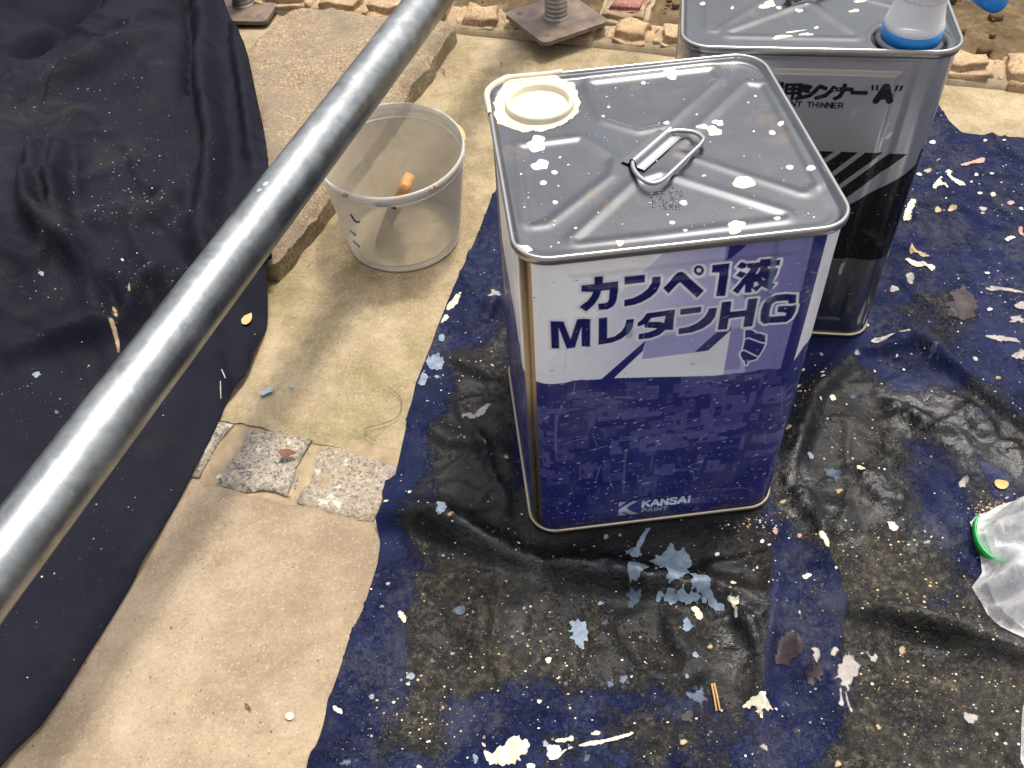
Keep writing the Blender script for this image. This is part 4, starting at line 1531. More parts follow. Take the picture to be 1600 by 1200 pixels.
def base_jack(label, loc, rz, size, rod_r, zplate):
    t = thing("scaffold_base_jack", label, "base jack", loc, rz, "adjustable base jacks under the scaffold")
    V, F = bevel_box(size, size, 0.006, 0.0018, 0, 2)
    # round the plate corners: simple clip through an octagon-like outline
    o_ = rrect(size / 2, 0.012, 6)
    n = len(o_)
    V = [(a, b, zplate) for a, b, _, _ in o_] + [(a - c_ * .001, b - d_ * .001, zplate + 0.006) for a, b, c_, d_ in o_] + [(a * .9, b * .9, zplate + 0.0064) for a, b, _, _ in o_]
    F = [(i, (i + 1) % n, n + (i + 1) % n, n + i) for i in range(n)] + [(n + i, n + (i + 1) % n, 2 * n + (i + 1) % n, 2 * n + i) for i in range(n)]
    F += [tuple(2 * n + i for i in range(n)), tuple(range(n - 1, -1, -1))]
    pl = mesh("base_plate", V, F, MAT['rusty'], t, False)
    for sx in (-1, 1):
        for sy in (-1, 1):
            a = size / 2 - 0.02
            V = [(sx * a + 0.005 * math.cos(k * .524), sy * a + 0.005 * math.sin(k * .524), zplate + 0.0068) for k in range(12)]
            V += [(p[0], p[1], zplate + 0.0070) for p in V]
            mesh("bolt_hole", [(p[0], p[1], zplate + 0.0069) for p in V[:12]], [tuple(range(12))], MAT['hair'], pl, False)
    prof = [(rod_r * 1.12, zplate + 0.006), (rod_r * 1.10, zplate + 0.010)]
    z = zplate + 0.011
    while z < zplate + 0.55:
        prof += [(rod_r * 0.88, z), (rod_r, z + 0.0022), (rod_r, z + 0.0038), (rod_r * 0.88, z + 0.006)]
        z += 0.0075
    lathe("threaded_rod", prof, MAT['thread'], t, 28)
    return t


pl = unp([(795, 20), (860, 70), (945, 36)], 0.030)
ctr = (pl[0] + pl[2]) / 2
ang = math.atan2(pl[1][1] - pl[0][1], pl[1][0] - pl[0][0])
jk = base_jack("rusty square base jack with a thick threaded rod resting on the stone edging", (ctr[0], ctr[1], 0), ang, float(np.linalg.norm(pl[1] - pl[0])) * 0.98, 0.019, 0.026)
p2 = unp([(386, 14)], 0.012)[0]
jk2 = base_jack("light rusted base jack half hidden behind the edge of the dark tarpaulin", (p2[0] - 0.008, p2[1] + 0.02, 0), -0.25, 0.125, 0.018, 0.006)

# ------------------------------------------------------------------ clear plastic bucket with a brush
BX, BY = -0.226, 0.360
bk = thing("plastic_bucket", "cloudy clear plastic bucket standing on mossy concrete under the scaffold tube", "bucket", (BX, BY, 0))
hb_, rb, rt = 0.134, 0.0705, 0.0855
prof = []
for q in np.linspace(0, 1, 14):
    prof.append((rb + (rt - rb) * q, 0.004 + (hb_ - 0.010) * q))
n = 96
V = []
for r, z in prof:
    for k in range(n):
        a = 2 * math.pi * k / n
        fl = 0.0013 * max(0, math.cos(a * 18)) ** 8 * (1 if 0.01 < z < 0.11 else 0)
        g_ = 1.0 + 0.06 * (z / hb_)
        V.append((math.cos(a) * (r + fl) * 1.02, math.sin(a) * (r + fl) * (1.02 + 0.13 * z / hb_), z))
m_ = len(prof)
F = [(i * n + k, i * n + (k + 1) % n, (i + 1) * n + (k + 1) % n, (i + 1) * n + k) for i in range(m_ - 1) for k in range(n)]
mesh("wall", V, F, MAT['bucket'], bk)
lathe("rim", [(rt * 1.02, hb_ - 0.012), (rt * 1.02 + 0.0022, hb_ - 0.012), (rt * 1.02 + 0.0026, hb_ - 0.003), (rt * 1.02 + 0.0020, hb_), (rt * 1.02 + 0.0005, hb_ + 0.0008), (rt * 1.02 - 0.0006, hb_), (rt * 1.02 - 0.0004, hb_ - 0.006)], MAT['bucket_rim'], bk, 96, (0, 0, 0), 1.0, 1.125)
lathe("ledge", [(rt * 1.005, hb_ - 0.0165), (rt * 1.005 - 0.0022, hb_ - 0.0175), (rt * 1.005 - 0.001, hb_ - 0.0185)], MAT['bucket_rim'], bk, 96, (0, 0, 0), 1.0, 1.11)
lathe("bottom", [(0.0005, 0.0045), (rb * 0.8, 0.0045), (rb * 1.02, 0.004), (rb * 1.03, 0.0015), (rb * 1.0, 0.0006)], MAT['bucket'], bk, 64)
sed = blob_poly(0.0, 0.0, rb * 0.93, rb * 0.93, 0, 0.05, 40)
patch("paint_residue", sed, 0.005, lambda x, y, sd: 0.0055 + 0.006 * sstep(0, 0.03, sd) * (0.7 + fbm(x, y, 40, 3, 3)), MAT['sediment'], bk)
# orange paint on the rim
a0 = np.linspace(0.02, 0.42, 12)
rr_ = rt * 1.02 + 0.0030
tube("paint_smear", [(math.cos(a) * rr_, math.sin(a) * rr_ * 1.125, hb_ - 0.003) for a in a0], [0.0006 + 0.0022 * math.sin(k / 11 * math.pi) for k in range(12)], MAT['orange_chip'], bk, 8)
for a, r_ in ((-2.2, 0.0024), (-0.98, 0.002), (-1.05, 0.0012)):
    q = (math.cos(a) * rr_, math.sin(a) * rr_ * 1.125, hb_ - 0.002)
    V, F = bevel_box(r_ * 3, r_ * 1.6, r_ * 2, r_ * .5, 0.0008, 2, 3)
    o = mesh("paint_chip", V, F, MAT['tan_paint'], bk)
    o.location = q
# marks written on the wall in dark blue (streaks of paint)
for pxs in ([(588, 318), (598, 322), (606, 320), (618, 325)], [(548, 335), (556, 348), (562, 346)], [(552, 376), (562, 386)], [(547, 360), (556, 368)]):
    pts = []
    for p in pxs:
        d = rays([p])[0]
        # intersect with the conical wall (front side)
        ts = np.linspace(0.5, 1.6, 1500)
        Q = CC + d * ts[:, None] - np.array([BX, BY, 0])
        zz = Q[:, 2]
        rad_ = (rb + (rt - rb) * np.clip((zz - 0.004) / (hb_ - 0.01), 0, 1))
        f_ = np.hypot(Q[:, 0] / 1.02, Q[:, 1] / (1.02 + 0.13 * zz / hb_)) - rad_ - 0.0006
        i_ = np.argmax((f_ < 0) & (zz > 0))
        pts.append(Q[i_])
    pts = smooth_poly(np.array(pts), 2, False)
    tube("paint_streak", pts, 0.0012 if len(pxs) < 4 else 0.0024, MAT['blue_smear'], bk, 6)

# brush standing inside
h0 = unp([(637, 281)], 0.105)[0]
br = thing("paint_brush", "flat brush with an orange wooden handle leaning inside the clear bucket", "brush", (BX - 0.02, BY + 0.01, 0.012))
bl = np.array(br.location)
foot = np.array([BX - 0.028, BY - 0.012, 0.014]) - bl
head = h0 - bl
dirv = (head - foot) / np.linalg.norm(head - foot)
side = np.cross(dirv, (0, 0, 1.0))
side /= np.linalg.norm(side)
nor = np.cross(side, dirv)


def bar(name, a, b, w0, t0, w1, t1, mat, par):
    prof_ = [(math.copysign(abs(math.cos(q)) ** .5, math.cos(q)), math.copysign(abs(math.sin(q)) ** .5, math.sin(q))) for q in np.linspace(0, 2 * math.pi, 17)[:-1]]
    V = []
    for k in range(6):
        q = k / 5
        p = a + (b - a) * q
        w_ = w0 + (w1 - w0) * q
        t_ = t0 + (t1 - t0) * q
        e_ = 0.8 if k in (0, 5) else 1
        for x, y in prof_:
            V.append(p + side * x * w_ * e_ + nor * y * t_ * e_)
    F = [(i * 16 + k, i * 16 + (k + 1) % 16, (i + 1) * 16 + (k + 1) % 16, (i + 1) * 16 + k) for i in range(5) for k in range(16)]
    F += [tuple(range(15, -1, -1)), tuple(80 + k for k in range(16))]
    return mesh(name, V, F, mat, par)


bar("bristles", foot, foot + dirv * 0.048, 0.029, 0.005, 0.024, 0.008, MAT['bristle'], br)
bar("ferrule", foot + dirv * 0.043, foot + dirv * 0.062, 0.020, 0.008, 0.018, 0.008, MAT['blue_smear'], br)
bar("handle", foot + dirv * 0.060, head - side * 0.0065, 0.010, 0.007, 0.0082, 0.0075, MAT['wood'], br)
bar("handle_half", foot + dirv * 0.062 + side * 0.008 - nor * 0.002, head + side * 0.0085 - nor * 0.001 + dirv * 0.003, 0.007, 0.007, 0.0076, 0.0072, MAT['wood'], br)

# ------------------------------------------------------------------ navy drop sheet under the cans
SHEET = np.vstack([unp([(775, 296), (738, 385), (700, 470), (672, 545), (650, 600), (632, 680), (618, 742), (603, 752), (597, 770), (602, 800), (590, 822), (594, 850), (590, 880), (570, 945), (545, 1005), (520, 1080), (500, 1150), (480, 1200)], 0.001)[:, :2],
                   [(-0.36, -0.42), (-0.38, -0.62), (0.2, -0.75), (0.9, -0.72), (1.0, 0.1), (0.93, 0.34)],
                   unp([(1600, 216), (1545, 213), (1502, 209), (1484, 192), (1466, 165)], 0.001)[:, :2],
                   [(0.5, 0.60), (0.35, 0.62), (0.15, 0.57), (-0.04, 0.50)]])
CAN_R = [(np.array([0.0, 0.0]), 0.0), (C2, A2)]


def can_clear(x, y):
    k = np.ones(np.shape(x))
    for c, a in CAN_R:
        dx, dy = x - c[0], y - c[1]
        lx = dx * math.cos(a) + dy * math.sin(a)
        ly = -dx * math.sin(a) + dy * math.cos(a)
        d = np.maximum(np.abs(lx), np.abs(ly)) - 0.122
        k = k * sstep(0.0, 0.024, d)
    return k


def G0(px):
    return unp(px, 0.004)[:, :2]


RIDGE = [  # polyline, height, half width, side sharpness
    (G0([(585, 815), (640, 812), (700, 832), (770, 866), (830, 886)]), 0.014, 0.017),
    (G0([(835, 884), (900, 900), (980, 912), (1060, 930), (1130, 930), (1205, 958)]), 0.011, 0.014),
    (G0([(1195, 842), (1215, 900), (1205, 960), (1192, 1060), (1188, 1200)]), 0.006, 0.009),
    (G0([(1300, 955), (1370, 966), (1450, 988), (1540, 1012), (1680, 1050)]), 0.011, 0.012),
    (G0([(1290, 530), (1360, 548), (1430, 545), (1480, 575), (1560, 640), (1680, 720)]), 0.009, 0.012),
    (G0([(1225, 760), (1250, 690), (1275, 620), (1330, 560)]), 0.008, 0.014),
    (G0([(1262, 790), (1285, 840), (1290, 880)]), 0.009, 0.012),
    (G0([(700, 555), (740, 580), (800, 600)]), 0.005, 0.010),
    (G0([(760, 500), (775, 480), (795, 478)]), 0.006, 0.009),
    (G0([(735, 900), (762, 930), (755, 990), (735, 1030)]), 0.005, 0.008),
    (G0([(1040, 960), (1055, 1010), (1090, 1050)]), 0.005, 0.010),
    (G0([(1150, 950), (1165, 990), (1190, 1030)]), 0.008, 0.010),
    (G0([(1400, 640), (1450, 680), (1500, 690)]), 0.006, 0.012),
    (G0([(1300, 640), (1420, 720), (1500, 840)]), 0.003, 0.015),
    (G0([(1215, 1060), (1260, 1040), (1290, 990)]), 0.004, 0.012),
    (G0([(640, 650), (700, 690), (800, 700)]), 0.004, 0.012),
]


def sheet_raw(x, y):
    x = np.asarray(x, float)
    y = np.asarray(y, float)
    h = np.zeros(np.shape(x))
    for pts, hh, wd in RIDGE:
        d, bx_, by_, t = segdist(pts, x, y, False, True)
        wv = 1 + 0.35 * fbm(x, y, 18, 2, 5)
        we = np.where(by_ > y, 0.62, 1.25) * wd           # steeper towards the front
        h = np.maximum(h, 2.5 * hh * np.exp(-(d / we) ** 2) * wv * (0.35 + 0.65 * np.sin(np.clip(t, 0.03, 0.97) * math.pi)))
    h = h + 0.0040 * np.maximum(0, fbm(x, y, 9, 3, 14)) + 0.0016 * np.abs(fbm(x + 0.2 * y, y * 0.6, 26, 3, 23))
    h = h + 0.015 * np.maximum(0, 0.42 - np.abs(fbm(x * 1.2 + y * 0.5, y * 1.1, 7, 2, 33)) * 4.5) + 0.009 * np.maximum(0, 0.4 - np.abs(fbm(x - 0.4 * y, y, 15, 2, 35)) * 4.5)
    gl = gloss_field(x, y)
    h = h + gl * (0.013 * np.abs(fbm(x, y, 22, 3, 44)) + 0.006 * np.maximum(0, 0.5 - 2.2 * np.abs(fbm(x + .3 * y, y, 42, 2, 46))))
    h = h + 0.0009 * fbm(x, y, 55, 2, 61)
    return 0.0012 + np.maximum(0, h) * can_clear(x, y)


BLACKS = [  # (outline in the photo, weight)
    ([(640, 770), (830, 740), (1190, 720), (1215, 960), (1195, 1075), (1150, 1110), (960, 1080), (820, 1075), (700, 1090), (690, 1180), (590, 1190), (582, 1140), (640, 1085), (612, 1075), (630, 1000), (650, 900), (625, 830)], 1.0),
    ([(700, 560), (800, 480), (830, 830), (640, 800), (660, 700)], 0.75),
    ([(1195, 760), (1240, 600), (1330, 560), (1400, 610), (1560, 600), (1620, 700), (1600, 800), (1530, 810), (1500, 730), (1430, 700), (1440, 820), (1500, 880), (1470, 960), (1330, 950), (1300, 900), (1235, 850)], 1.0),
    ([(1300, 915), (1420, 930), (1640, 960), (1640, 1260), (1260, 1260), (1320, 1090), (1300, 1000)], 1.0),
    ([(1500, 900), (1620, 900), (1620, 1040), (1480, 980)], 0.9),
    ([(1400, 470), (1480, 440), (1540, 500), (1470, 560), (1400, 530)], 0.6),
    ([(960, 1080), (1180, 1090), (1180, 1260), (900, 1260), (820, 1160)], 0.45),
    ([(1215, 1100), (1200, 1040), (1230, 1000)], 0.4),
]
BLG = [(G0(p), wgt) for p, wgt in BLACKS]
NAVYG = [(G0(p), 1.0) for p in ([(1430, 715), (1465, 730), (1505, 800), (1510, 835), (1490, 850), (1450, 800)], [(1205, 905), (1290, 870), (1325, 930), (1300, 1060), (1260, 1140), (1230, 1260), (1195, 1260), (1195, 1080)], [(1205, 870), (1225, 835), (1300, 880), (1310, 960), (1215, 960)], [(1520, 720), (1580, 740), (1590, 790), (1550, 780)], [(560, 960), (625, 880), (630, 1060), (600, 1110), (500, 1200), (520, 1080)])]
GLOSS = [(G0(p), wgt) for p, wgt in (
    ([(1370, 590), (1470, 590), (1610, 700), (1620, 770), (1520, 760), (1450, 700), (1380, 660)], 1.0),
    ([(1290, 780), (1330, 790), (1350, 860), (1290, 850)], 0.9), ([(1320, 720), (1420, 730), (1430, 800), (1360, 810)], 0.7),
    ([(1190, 720), (1260, 700), (1290, 850), (1250, 880), (1200, 800)], 0.8), ([(1100, 930), (1210, 930), (1200, 1080), (1130, 1050)], 0.8),
    ([(700, 810), (830, 860), (1010, 880), (1130, 910), (1120, 950), (1000, 935), (760, 905), (690, 850)], 0.8), ([(1320, 940), (1450, 965), (1640, 1015), (1640, 1060), (1440, 1010), (1320, 980)], 0.55), ([(780, 930), (860, 930), (870, 1010), (780, 1020)], 0.5), ([(1420, 800), (1480, 820), (1470, 870), (1410, 860)], 0.8))]


def gloss_field(x, y):
    g = np.zeros(np.shape(x))
    for p, wgt in GLOSS:
        d = segdist(p, x, y)
        sd = np.where(inside(p, x, y), d, -d)
        g = np.maximum(g, wgt * sstep(-0.012, 0.015, sd))
    return g


class Cache:
    def __init__(s, f, lo, hi, res):
        s.lo, s.res = np.array(lo), res
        nx, ny = int((hi[0] - lo[0]) / res) + 2, int((hi[1] - lo[1]) / res) + 2
        X, Y = np.meshgrid(lo[0] + np.arange(nx) * res, lo[1] + np.arange(ny) * res)
        s.g = f(X, Y)

    def __call__(s, x, y):
        x = (np.asarray(x, float) - s.lo[0]) / s.res
        y = (np.asarray(y, float) - s.lo[1]) / s.res
        ny, nx = s.g.shape
        i = np.clip(np.floor(x).astype(int), 0, nx - 2)
        j = np.clip(np.floor(y).astype(int), 0, ny - 2)
        fx, fy = np.clip(x - i, 0, 1), np.clip(y - j, 0, 1)
        g = s.g
        return (g[j, i] * (1 - fx) + g[j, i + 1] * fx) * (1 - fy) + (g[j + 1, i] * (1 - fx) + g[j + 1, i + 1] * fx) * fy


sheet_z = Cache(sheet_raw, (-0.42, -0.78), (1.05, 0.66), 0.003)


def sheet_full(x, y, sd):
    z = sheet_z(x, y)
    lift = 0.0025 * np.maximum(0, fbm(x, y, 16, 2, 90)) * (1 - sstep(0, 0.02, sd))
    return z + lift


sheet, SV, ssd = patch("drop_sheet", SHEET, 0.0031, sheet_full, MAT['sheet'])
tag(sheet, "navy blue drop sheet caked with black paint and pale splashes under the tins", "drop sheet")
x, y = SV[:, 0], SV[:, 1]
bk_ = np.full(len(x), -0.55)
for p, wgt in BLG:
    d = segdist(p, x, y)
    sd = np.where(inside(p, x, y), d, -d)
    bk_ = np.maximum(bk_, -0.55 + (0.55 + 1.0 * wgt) * sstep(-0.03, 0.03, sd))
for p, wgt in NAVYG:
    d = segdist(p, x, y)
    sd = np.where(inside(p, x, y), d, -d)
    bk_ = bk_ - 1.6 * sstep(-0.006, 0.012, sd) * (bk_ > -0.5)
attr(sheet, "black", bk_)
attr(sheet, "gloss", gloss_field(x, y))
cm = unp([(860, 1000)])[0]
dirt = 0.55 + 0.5 * fbm(x, y, 5, 3, 51)
for p_, k_, s_ in (((830, 990), 0.7, 0.12), ((1430, 1080), 0.8, 0.14), ((1450, 330), 0.9, 0.2), ((660, 1100), 0.5, 0.06), ((730, 700), -0.5, 0.10), ((930, 870), -0.45, 0.06), ((1300, 760), -0.3, 0.07)):
    g_ = unp([p_])[0]
    dirt = dirt + k_ * np.exp(-((x - g_[0]) ** 2 + (y - g_[1]) ** 2) / s_ ** 2)
attr(sheet, "dirt", np.clip(dirt, 0.05, 1.2))
sol = sheet.modifiers.new("thickness", 'SOLIDIFY')
sol.thickness = 0.0009
sol.offset = -1


def grow(poly, d):
    """push an outline outwards by d"""
    p = np.asarray(poly, float)
    t = np.roll(p, -1, 0) - np.roll(p, 1, 0)
    t /= np.linalg.norm(t, axis=1, keepdims=True) + 1e-12
    n = np.c_[t[:, 1], -t[:, 0]]
    area = np.sum(p[:, 0] * np.roll(p[:, 1], -1) - np.roll(p[:, 0], -1) * p[:, 1])
    return p + n * (d if area > 0 else -d)


def splat(poly_px, mat, th=0.0009, amp=0.0, seed=0, name="paint_splat", res=None, sm=1):
    g = unp(poly_px, 0.003)[:, :2]
    if sm:
        g = smooth_poly(g, sm)
    if amp:
        g = rough_poly(g, amp * 3.2, max(0.0008, amp * 0.7), seed)
    ext = float((g.max(0) - g.min(0)).max())
    gr = min(0.0016, ext * 0.10)
    g = grow(g, gr)
    g = g[inside(SHEET, g[:, 0], g[:, 1])]
    if len(g) < 4:
        return
    r_ = res or float(np.clip(ext / 42, 0.0005, 0.0014))
    th = min(th, ext * 0.035)
    o, v, sd = patch(name, g, r_, lambda x, y, sd: sheet_z(x, y) + 0.0011 + th * 0.5 * sstep(0.0, 0.003, sd) * (1 + 0.4 * fbm(x, y, 180, 2, seed)), MAT['s_' + mat], sheet)
    attr(o, "edge", (sd - gr) / 0.0016)


N_ = lambda q: crop(q, 820, 820, 3.158)
O_ = lambda q: crop(q, 480, 780, 2.857)
Q_ = lambda q: crop(q, 1180, 820, 3.158)
S_ = lambda q: crop(q, 1200, 500, 3.333)
T_ = lambda q: crop(q, 580, 420, 3.158)
U_ = lambda q: crop(q, 1300, 180, 3.333)
# big traced splashes
splat(N_([(725, 85), (745, 125), (800, 120), (832, 190), (805, 215), (800, 255), (840, 310), (905, 345), (920, 390), (995, 415), (960, 440), (900, 410), (850, 385), (800, 370), (815, 325), (790, 300), (755, 340), (740, 370), (690, 355), (665, 290), (640, 250), (640, 200), (600, 190), (650, 155), (690, 130)]), 'pale_blue', 0.0014, 0.0016, 3)
splat(N_([(650, 365), (720, 368), (850, 385), (890, 395), (880, 412), (770, 410), (725, 420), (690, 395), (640, 405)]), 'pale_blue', 0.0012, 0.0012, 4)
splat(N_([(520, 210), (590, 225), (612, 255), (570, 310), (545, 332), (505, 330), (498, 280)]), 'pale_blue', 0.0014, 0.0006, 5)
splat(N_([(500, 340), (555, 345), (590, 375), (560, 400), (520, 430), (505, 395)]), 'thin_blue', 0.0008, 0.0010, 6)
splat(N_([(490, 125), (560, 110), (580, 145), (545, 172), (500, 160)]), 'pale_blue', 0.0012, 0.0006, 7)
splat(N_([(545, 115), (575, 50), (600, 8), (630, 10), (600, 45), (570, 115)]), 'pale_blue', 0.001, 0.0005, 8)
splat(N_([(220, 480), (265, 465), (305, 500), (312, 545), (290, 590), (272, 612), (245, 585), (218, 545)]), 'pale_blue', 0.001, 0.0016, 9)
splat(N_([(815, 420), (860, 420), (880, 465), (855, 482), (830, 455)]), 'cream_dry', 0.0012, 0.0005, 10)
splat(N_([(780, 470), (825, 475), (830, 530), (800, 545), (770, 535)]), 'pale_blue', 0.0009, 0.0010, 11)
splat(N_([(795, 830), (880, 795), (898, 850), (875, 925), (840, 885), (790, 865)]), 'thin_blue', 0.0007, 0.0012, 12)
splat(N_([(455, 760), (490, 740), (505, 755), (480, 790)]), 'thin_blue', 0.0006, 0.0008, 13)
splat(N_([(1060, 885), (1130, 862), (1170, 858), (1200, 890), (1252, 905), (1220, 940), (1170, 925), (1165, 985), (1150, 990), (1135, 930), (1075, 908)]), 'cream_dry', 0.0013, 0.0011, 14)
splat(N_([(130, 1075), (165, 1085), (185, 1125), (150, 1160), (108, 1150), (112, 1100)]), 'cream_dry', 0.001, 0.0006, 15)
splat(N_([(180, 1118), (290, 1075), (400, 1060), (530, 1020), (538, 1035), (420, 1072), (330, 1088), (240, 1102), (185, 1128)]), 'cream_dry', 0.0008, 0.0004, 16)
splat(N_([(150, 1062), (190, 1055), (235, 1045), (245, 1065), (225, 1075), (190, 1068), (155, 1075)]), 'cream_dry', 0.0008, 0.0003, 17)
splat(N_([(320, 1030), (370, 1018), (382, 1030), (335, 1040)]), 'cream_dry', 0.0006, 0.0004, 18)
splat(N_([(980, 385), (1020, 400), (1045, 395), (1050, 435), (1035, 430), (1040, 490), (1030, 495), (1020, 430), (990, 400)]), 'cream_dry', 0.0008, 0.0004, 19)
splat(N_([(1000, 335), (1020, 318), (1038, 330), (1015, 352), (1000, 345)]), 'cream_dry', 0.0009, 0.0003, 20)
splat(N_([(935, 135), (960, 132), (965, 148), (945, 155)]), 'cream_dry', 0.0007, 0.0004, 21)
splat(O_([(785, 1090), (800, 1135), (850, 1120), (900, 1080), (985, 1062), (985, 1110), (950, 1150), (940, 1185), (880, 1200), (830, 1190), (795, 1150), (782, 1110)]), 'cream_dry', 0.0014, 0.0014, 22)
splat(O_([(395, 515), (425, 497), (447, 530), (430, 565), (415, 535)]), 'cream_dry', 0.001, 0.0008, 23)
splat(O_([(600, 110), (625, 97), (643, 125), (635, 155), (605, 160), (595, 135)]), 'pale_blue', 0.0009, 0.0007, 24)
splat(O_([(112, 930), (130, 925), (162, 945), (158, 962), (130, 958)]), 'cream_dry', 0.0010, 0.0002, 25)
splat(O_([(440, 785), (470, 770), (488, 785), (470, 808), (445, 805)]), 'pale_blue', 0.0008, 0.0004, 26)
splat(O_([(150, 1165), (210, 1160), (245, 1165), (200, 1180), (160, 1198)]), 'thin_blue', 0.0006, 0.0010, 27)
splat(O_([(735, 1150), (765, 1145), (768, 1175), (745, 1188)]), 'pale_blue', 0.0006, 0.0005, 28)
splat(Q_([(430, 655), (470, 622), (490, 660), (525, 700), (515, 745), (480, 780), (455, 825), (430, 800), (410, 755), (385, 760), (400, 715), (425, 690)]), 'grey_paint', 0.0011, 0.0010, 29)
splat(Q_([(415, 800), (425, 800), (430, 860), (440, 885), (425, 897), (405, 885), (420, 865)]), 'grey_paint', 0.0007, 0.0002, 30)
splat(Q_([(440, 820), (450, 820), (470, 900), (482, 920), (472, 938), (460, 915)]), 'grey_paint', 0.0006, 0.0002, 31)
splat(Q_([(1012, 935), (1030, 922), (1060, 940), (1090, 930), (1098, 975), (1065, 1002), (1035, 985)]), 'grey_paint', 0.0008, 0.0006, 32)
splat(Q_([(290, 90), (315, 80), (355, 130), (352, 155), (325, 145)]), 'cream_dry', 0.0010, 0.0003, 33)
splat(Q_([(230, 245), (265, 235), (278, 248), (250, 270), (232, 262)]), 'cream_dry', 0.0009, 0.0003, 34)
splat(Q_([(100, 560), (170, 520), (230, 540), (245, 620), (210, 690), (130, 705), (85, 680), (90, 610)]), 'maroon', 0.0005, 0.0016, 35)
splat(Q_([(250, 720), (300, 680), (335, 700), (335, 750), (280, 790), (240, 770)]), 'maroon', 0.0005, 0.0016, 36)
splat(Q_([(245, 375), (260, 340), (310, 300), (345, 280), (340, 300), (300, 330), (265, 380)]), 'maroon', 0.0005, 0.0008, 37)
splat(Q_([(272, 630), (300, 612), (318, 650), (300, 690), (280, 670)]), 'grey_paint', 0.0007, 0.0008, 38)
splat(Q_([(370, 620), (395, 592), (412, 615), (400, 650), (372, 650)]), 'grey_paint', 0.0006, 0.0005, 39)
splat(Q_([(520, 620), (560, 615), (605, 665), (580, 690), (545, 640)]), 'grey_paint', 0.0006, 0.0012, 40)
splat(Q_([(205, 425), (225, 415), (235, 480), (222, 480)]), 'grey_paint', 0.0006, 0.0006, 41)
splat(Q_([(705, 612), (740, 605), (748, 645), (715, 648)]), 'tan_paint', 0.0005, 0.0008, 42)
splat(Q_([(585, 1000), (610, 995), (618, 1020), (595, 1025)]), 'tan_paint', 0.0007, 0.0004, 43)
splat(Q_([(390, 1165), (420, 1160), (428, 1195), (395, 1200)]), 'tan_paint', 0.0007, 0.0005, 44)
splat(Q_([(85, 35), (105, 28), (108, 55), (90, 62)]), 'pink_paint', 0.0008, 0.0002, 45)
splat(S_([(290, 760), (405, 790), (370, 850), (300, 820)]), 'thin_blue', 0.0005, 0.0010, 46)
splat(S_([(235, 505), (250, 520), (395, 695), (390, 705), (330, 640)]), 'thin_blue', 0.0005, 0.0003, 47)
splat(S_([(450, 775), (475, 768), (498, 795), (480, 810), (455, 795)]), 'cream_dry', 0.0009, 0.0006, 48)
splat(S_([(620, 1055), (650, 1045), (690, 1075), (665, 1098), (625, 1075)]), 'cream_dry', 0.0010, 0.0006, 49)
splat(S_([(315, 400), (345, 395), (352, 420), (328, 430)]), 'cream_dry', 0.0010, 0.0003, 50)
splat(S_([(335, 880), (385, 870), (390, 905), (360, 900)]), 'tan_paint', 0.0006, 0.0009, 51)
splat(S_([(200, 700), (235, 695), (240, 722), (210, 725)]), 'pale_blue', 0.0006, 0.0006, 52)
splat(S_([(530, 105), (575, 90), (640, 115), (645, 130), (560, 133)]), 'grey_paint', 0.0009, 0.0008, 53)
splat(S_([(690, 55), (735, 55), (748, 80), (720, 100), (690, 75)]), 'tan_paint', 0.0009, 0.0005, 54)
splat(S_([(1125, 95), (1200, 82), (1310, 100), (1305, 122), (1200, 112), (1130, 108)]), 'grey_paint', 0.0007, 0.0008, 55)
splat(S_([(1265, 180), (1330, 150), (1345, 220), (1290, 215)]), 'grey_paint', 0.0005, 0.0015, 56)
splat(S_([(810, 200), (850, 195), (858, 225), (825, 235)]), 'thin_blue', 0.0006, 0.0005, 57)
splat(S_([(1055, 210), (1080, 203), (1090, 222), (1068, 235)]), 'grey_paint', 0.0007, 0.0003, 58)
splat(S_([(985, 835), (1025, 822), (1050, 850), (1030, 880), (990, 875)]), 'grey_paint', 0.0003, 0.0007, 59)
splat(S_([(435, 185), (470, 182), (475, 200), (445, 208)]), 'grey_paint', 0.0006, 0.0004, 60)
splat(T_([(345, 205), (380, 165), (430, 120), (445, 125), (430, 165), (400, 195), (360, 215)]), 'cream_dry', 0.0008, 0.0008, 61)
splat(T_([(328, 260), (350, 230), (380, 222), (382, 245), (350, 272)]), 'cream_dry', 0.0009, 0.0005, 62)
splat(T_([(575, 130), (605, 97), (640, 120), (640, 155), (605, 175), (575, 155)]), 'grey_paint', 0.0006, 0.0009, 63)
splat(T_([(330, 335), (350, 325), (368, 340), (355, 362), (335, 358)]), 'pale_blue', 0.0007, 0.0004, 64)
splat(T_([(270, 440), (330, 418), (362, 445), (350, 490), (310, 502), (270, 480)]), 'pale_blue', 0.0006, 0.0009, 65)
splat(T_([(240, 425), (265, 408), (290, 430), (275, 462), (238, 455)]), 'pale_blue', 0.0006, 0.0006, 66)
splat(T_([(225, 525), (255, 505), (285, 530), (275, 570), (222, 575)]), 'pale_blue', 0.0007, 0.0006, 67)
splat(T_([(310, 528), (335, 520), (355, 540), (330, 545)]), 'grey_paint', 0.0006, 0.0006, 68)
splat(T_([(585, 475), (605, 470), (615, 490), (598, 500)]), 'grey_paint', 0.0005, 0.0004, 69)
splat(T_([(440, 745), (500, 700), (580, 665), (590, 680), (530, 730), (450, 765)]), 'grey_paint', 0.0003, 0.0020, 70)
splat(T_([(645, 925), (675, 912), (680, 935), (655, 940)]), 'tan_paint', 0.0007, 0.0006, 71)
splat(T_([(455, 845), (470, 845), (472, 865), (458, 865)]), 'tan_paint', 0.0006, 0.0004, 72)
splat(T_([(555, 875), (572, 878), (570, 893), (556, 890)]), 'tan_paint', 0.0006, 0.0003, 73)
splat(T_([(178, 1100), (198, 1098), (200, 1115), (182, 1118)]), 'cream_dry', 0.0008, 0.0002, 74)
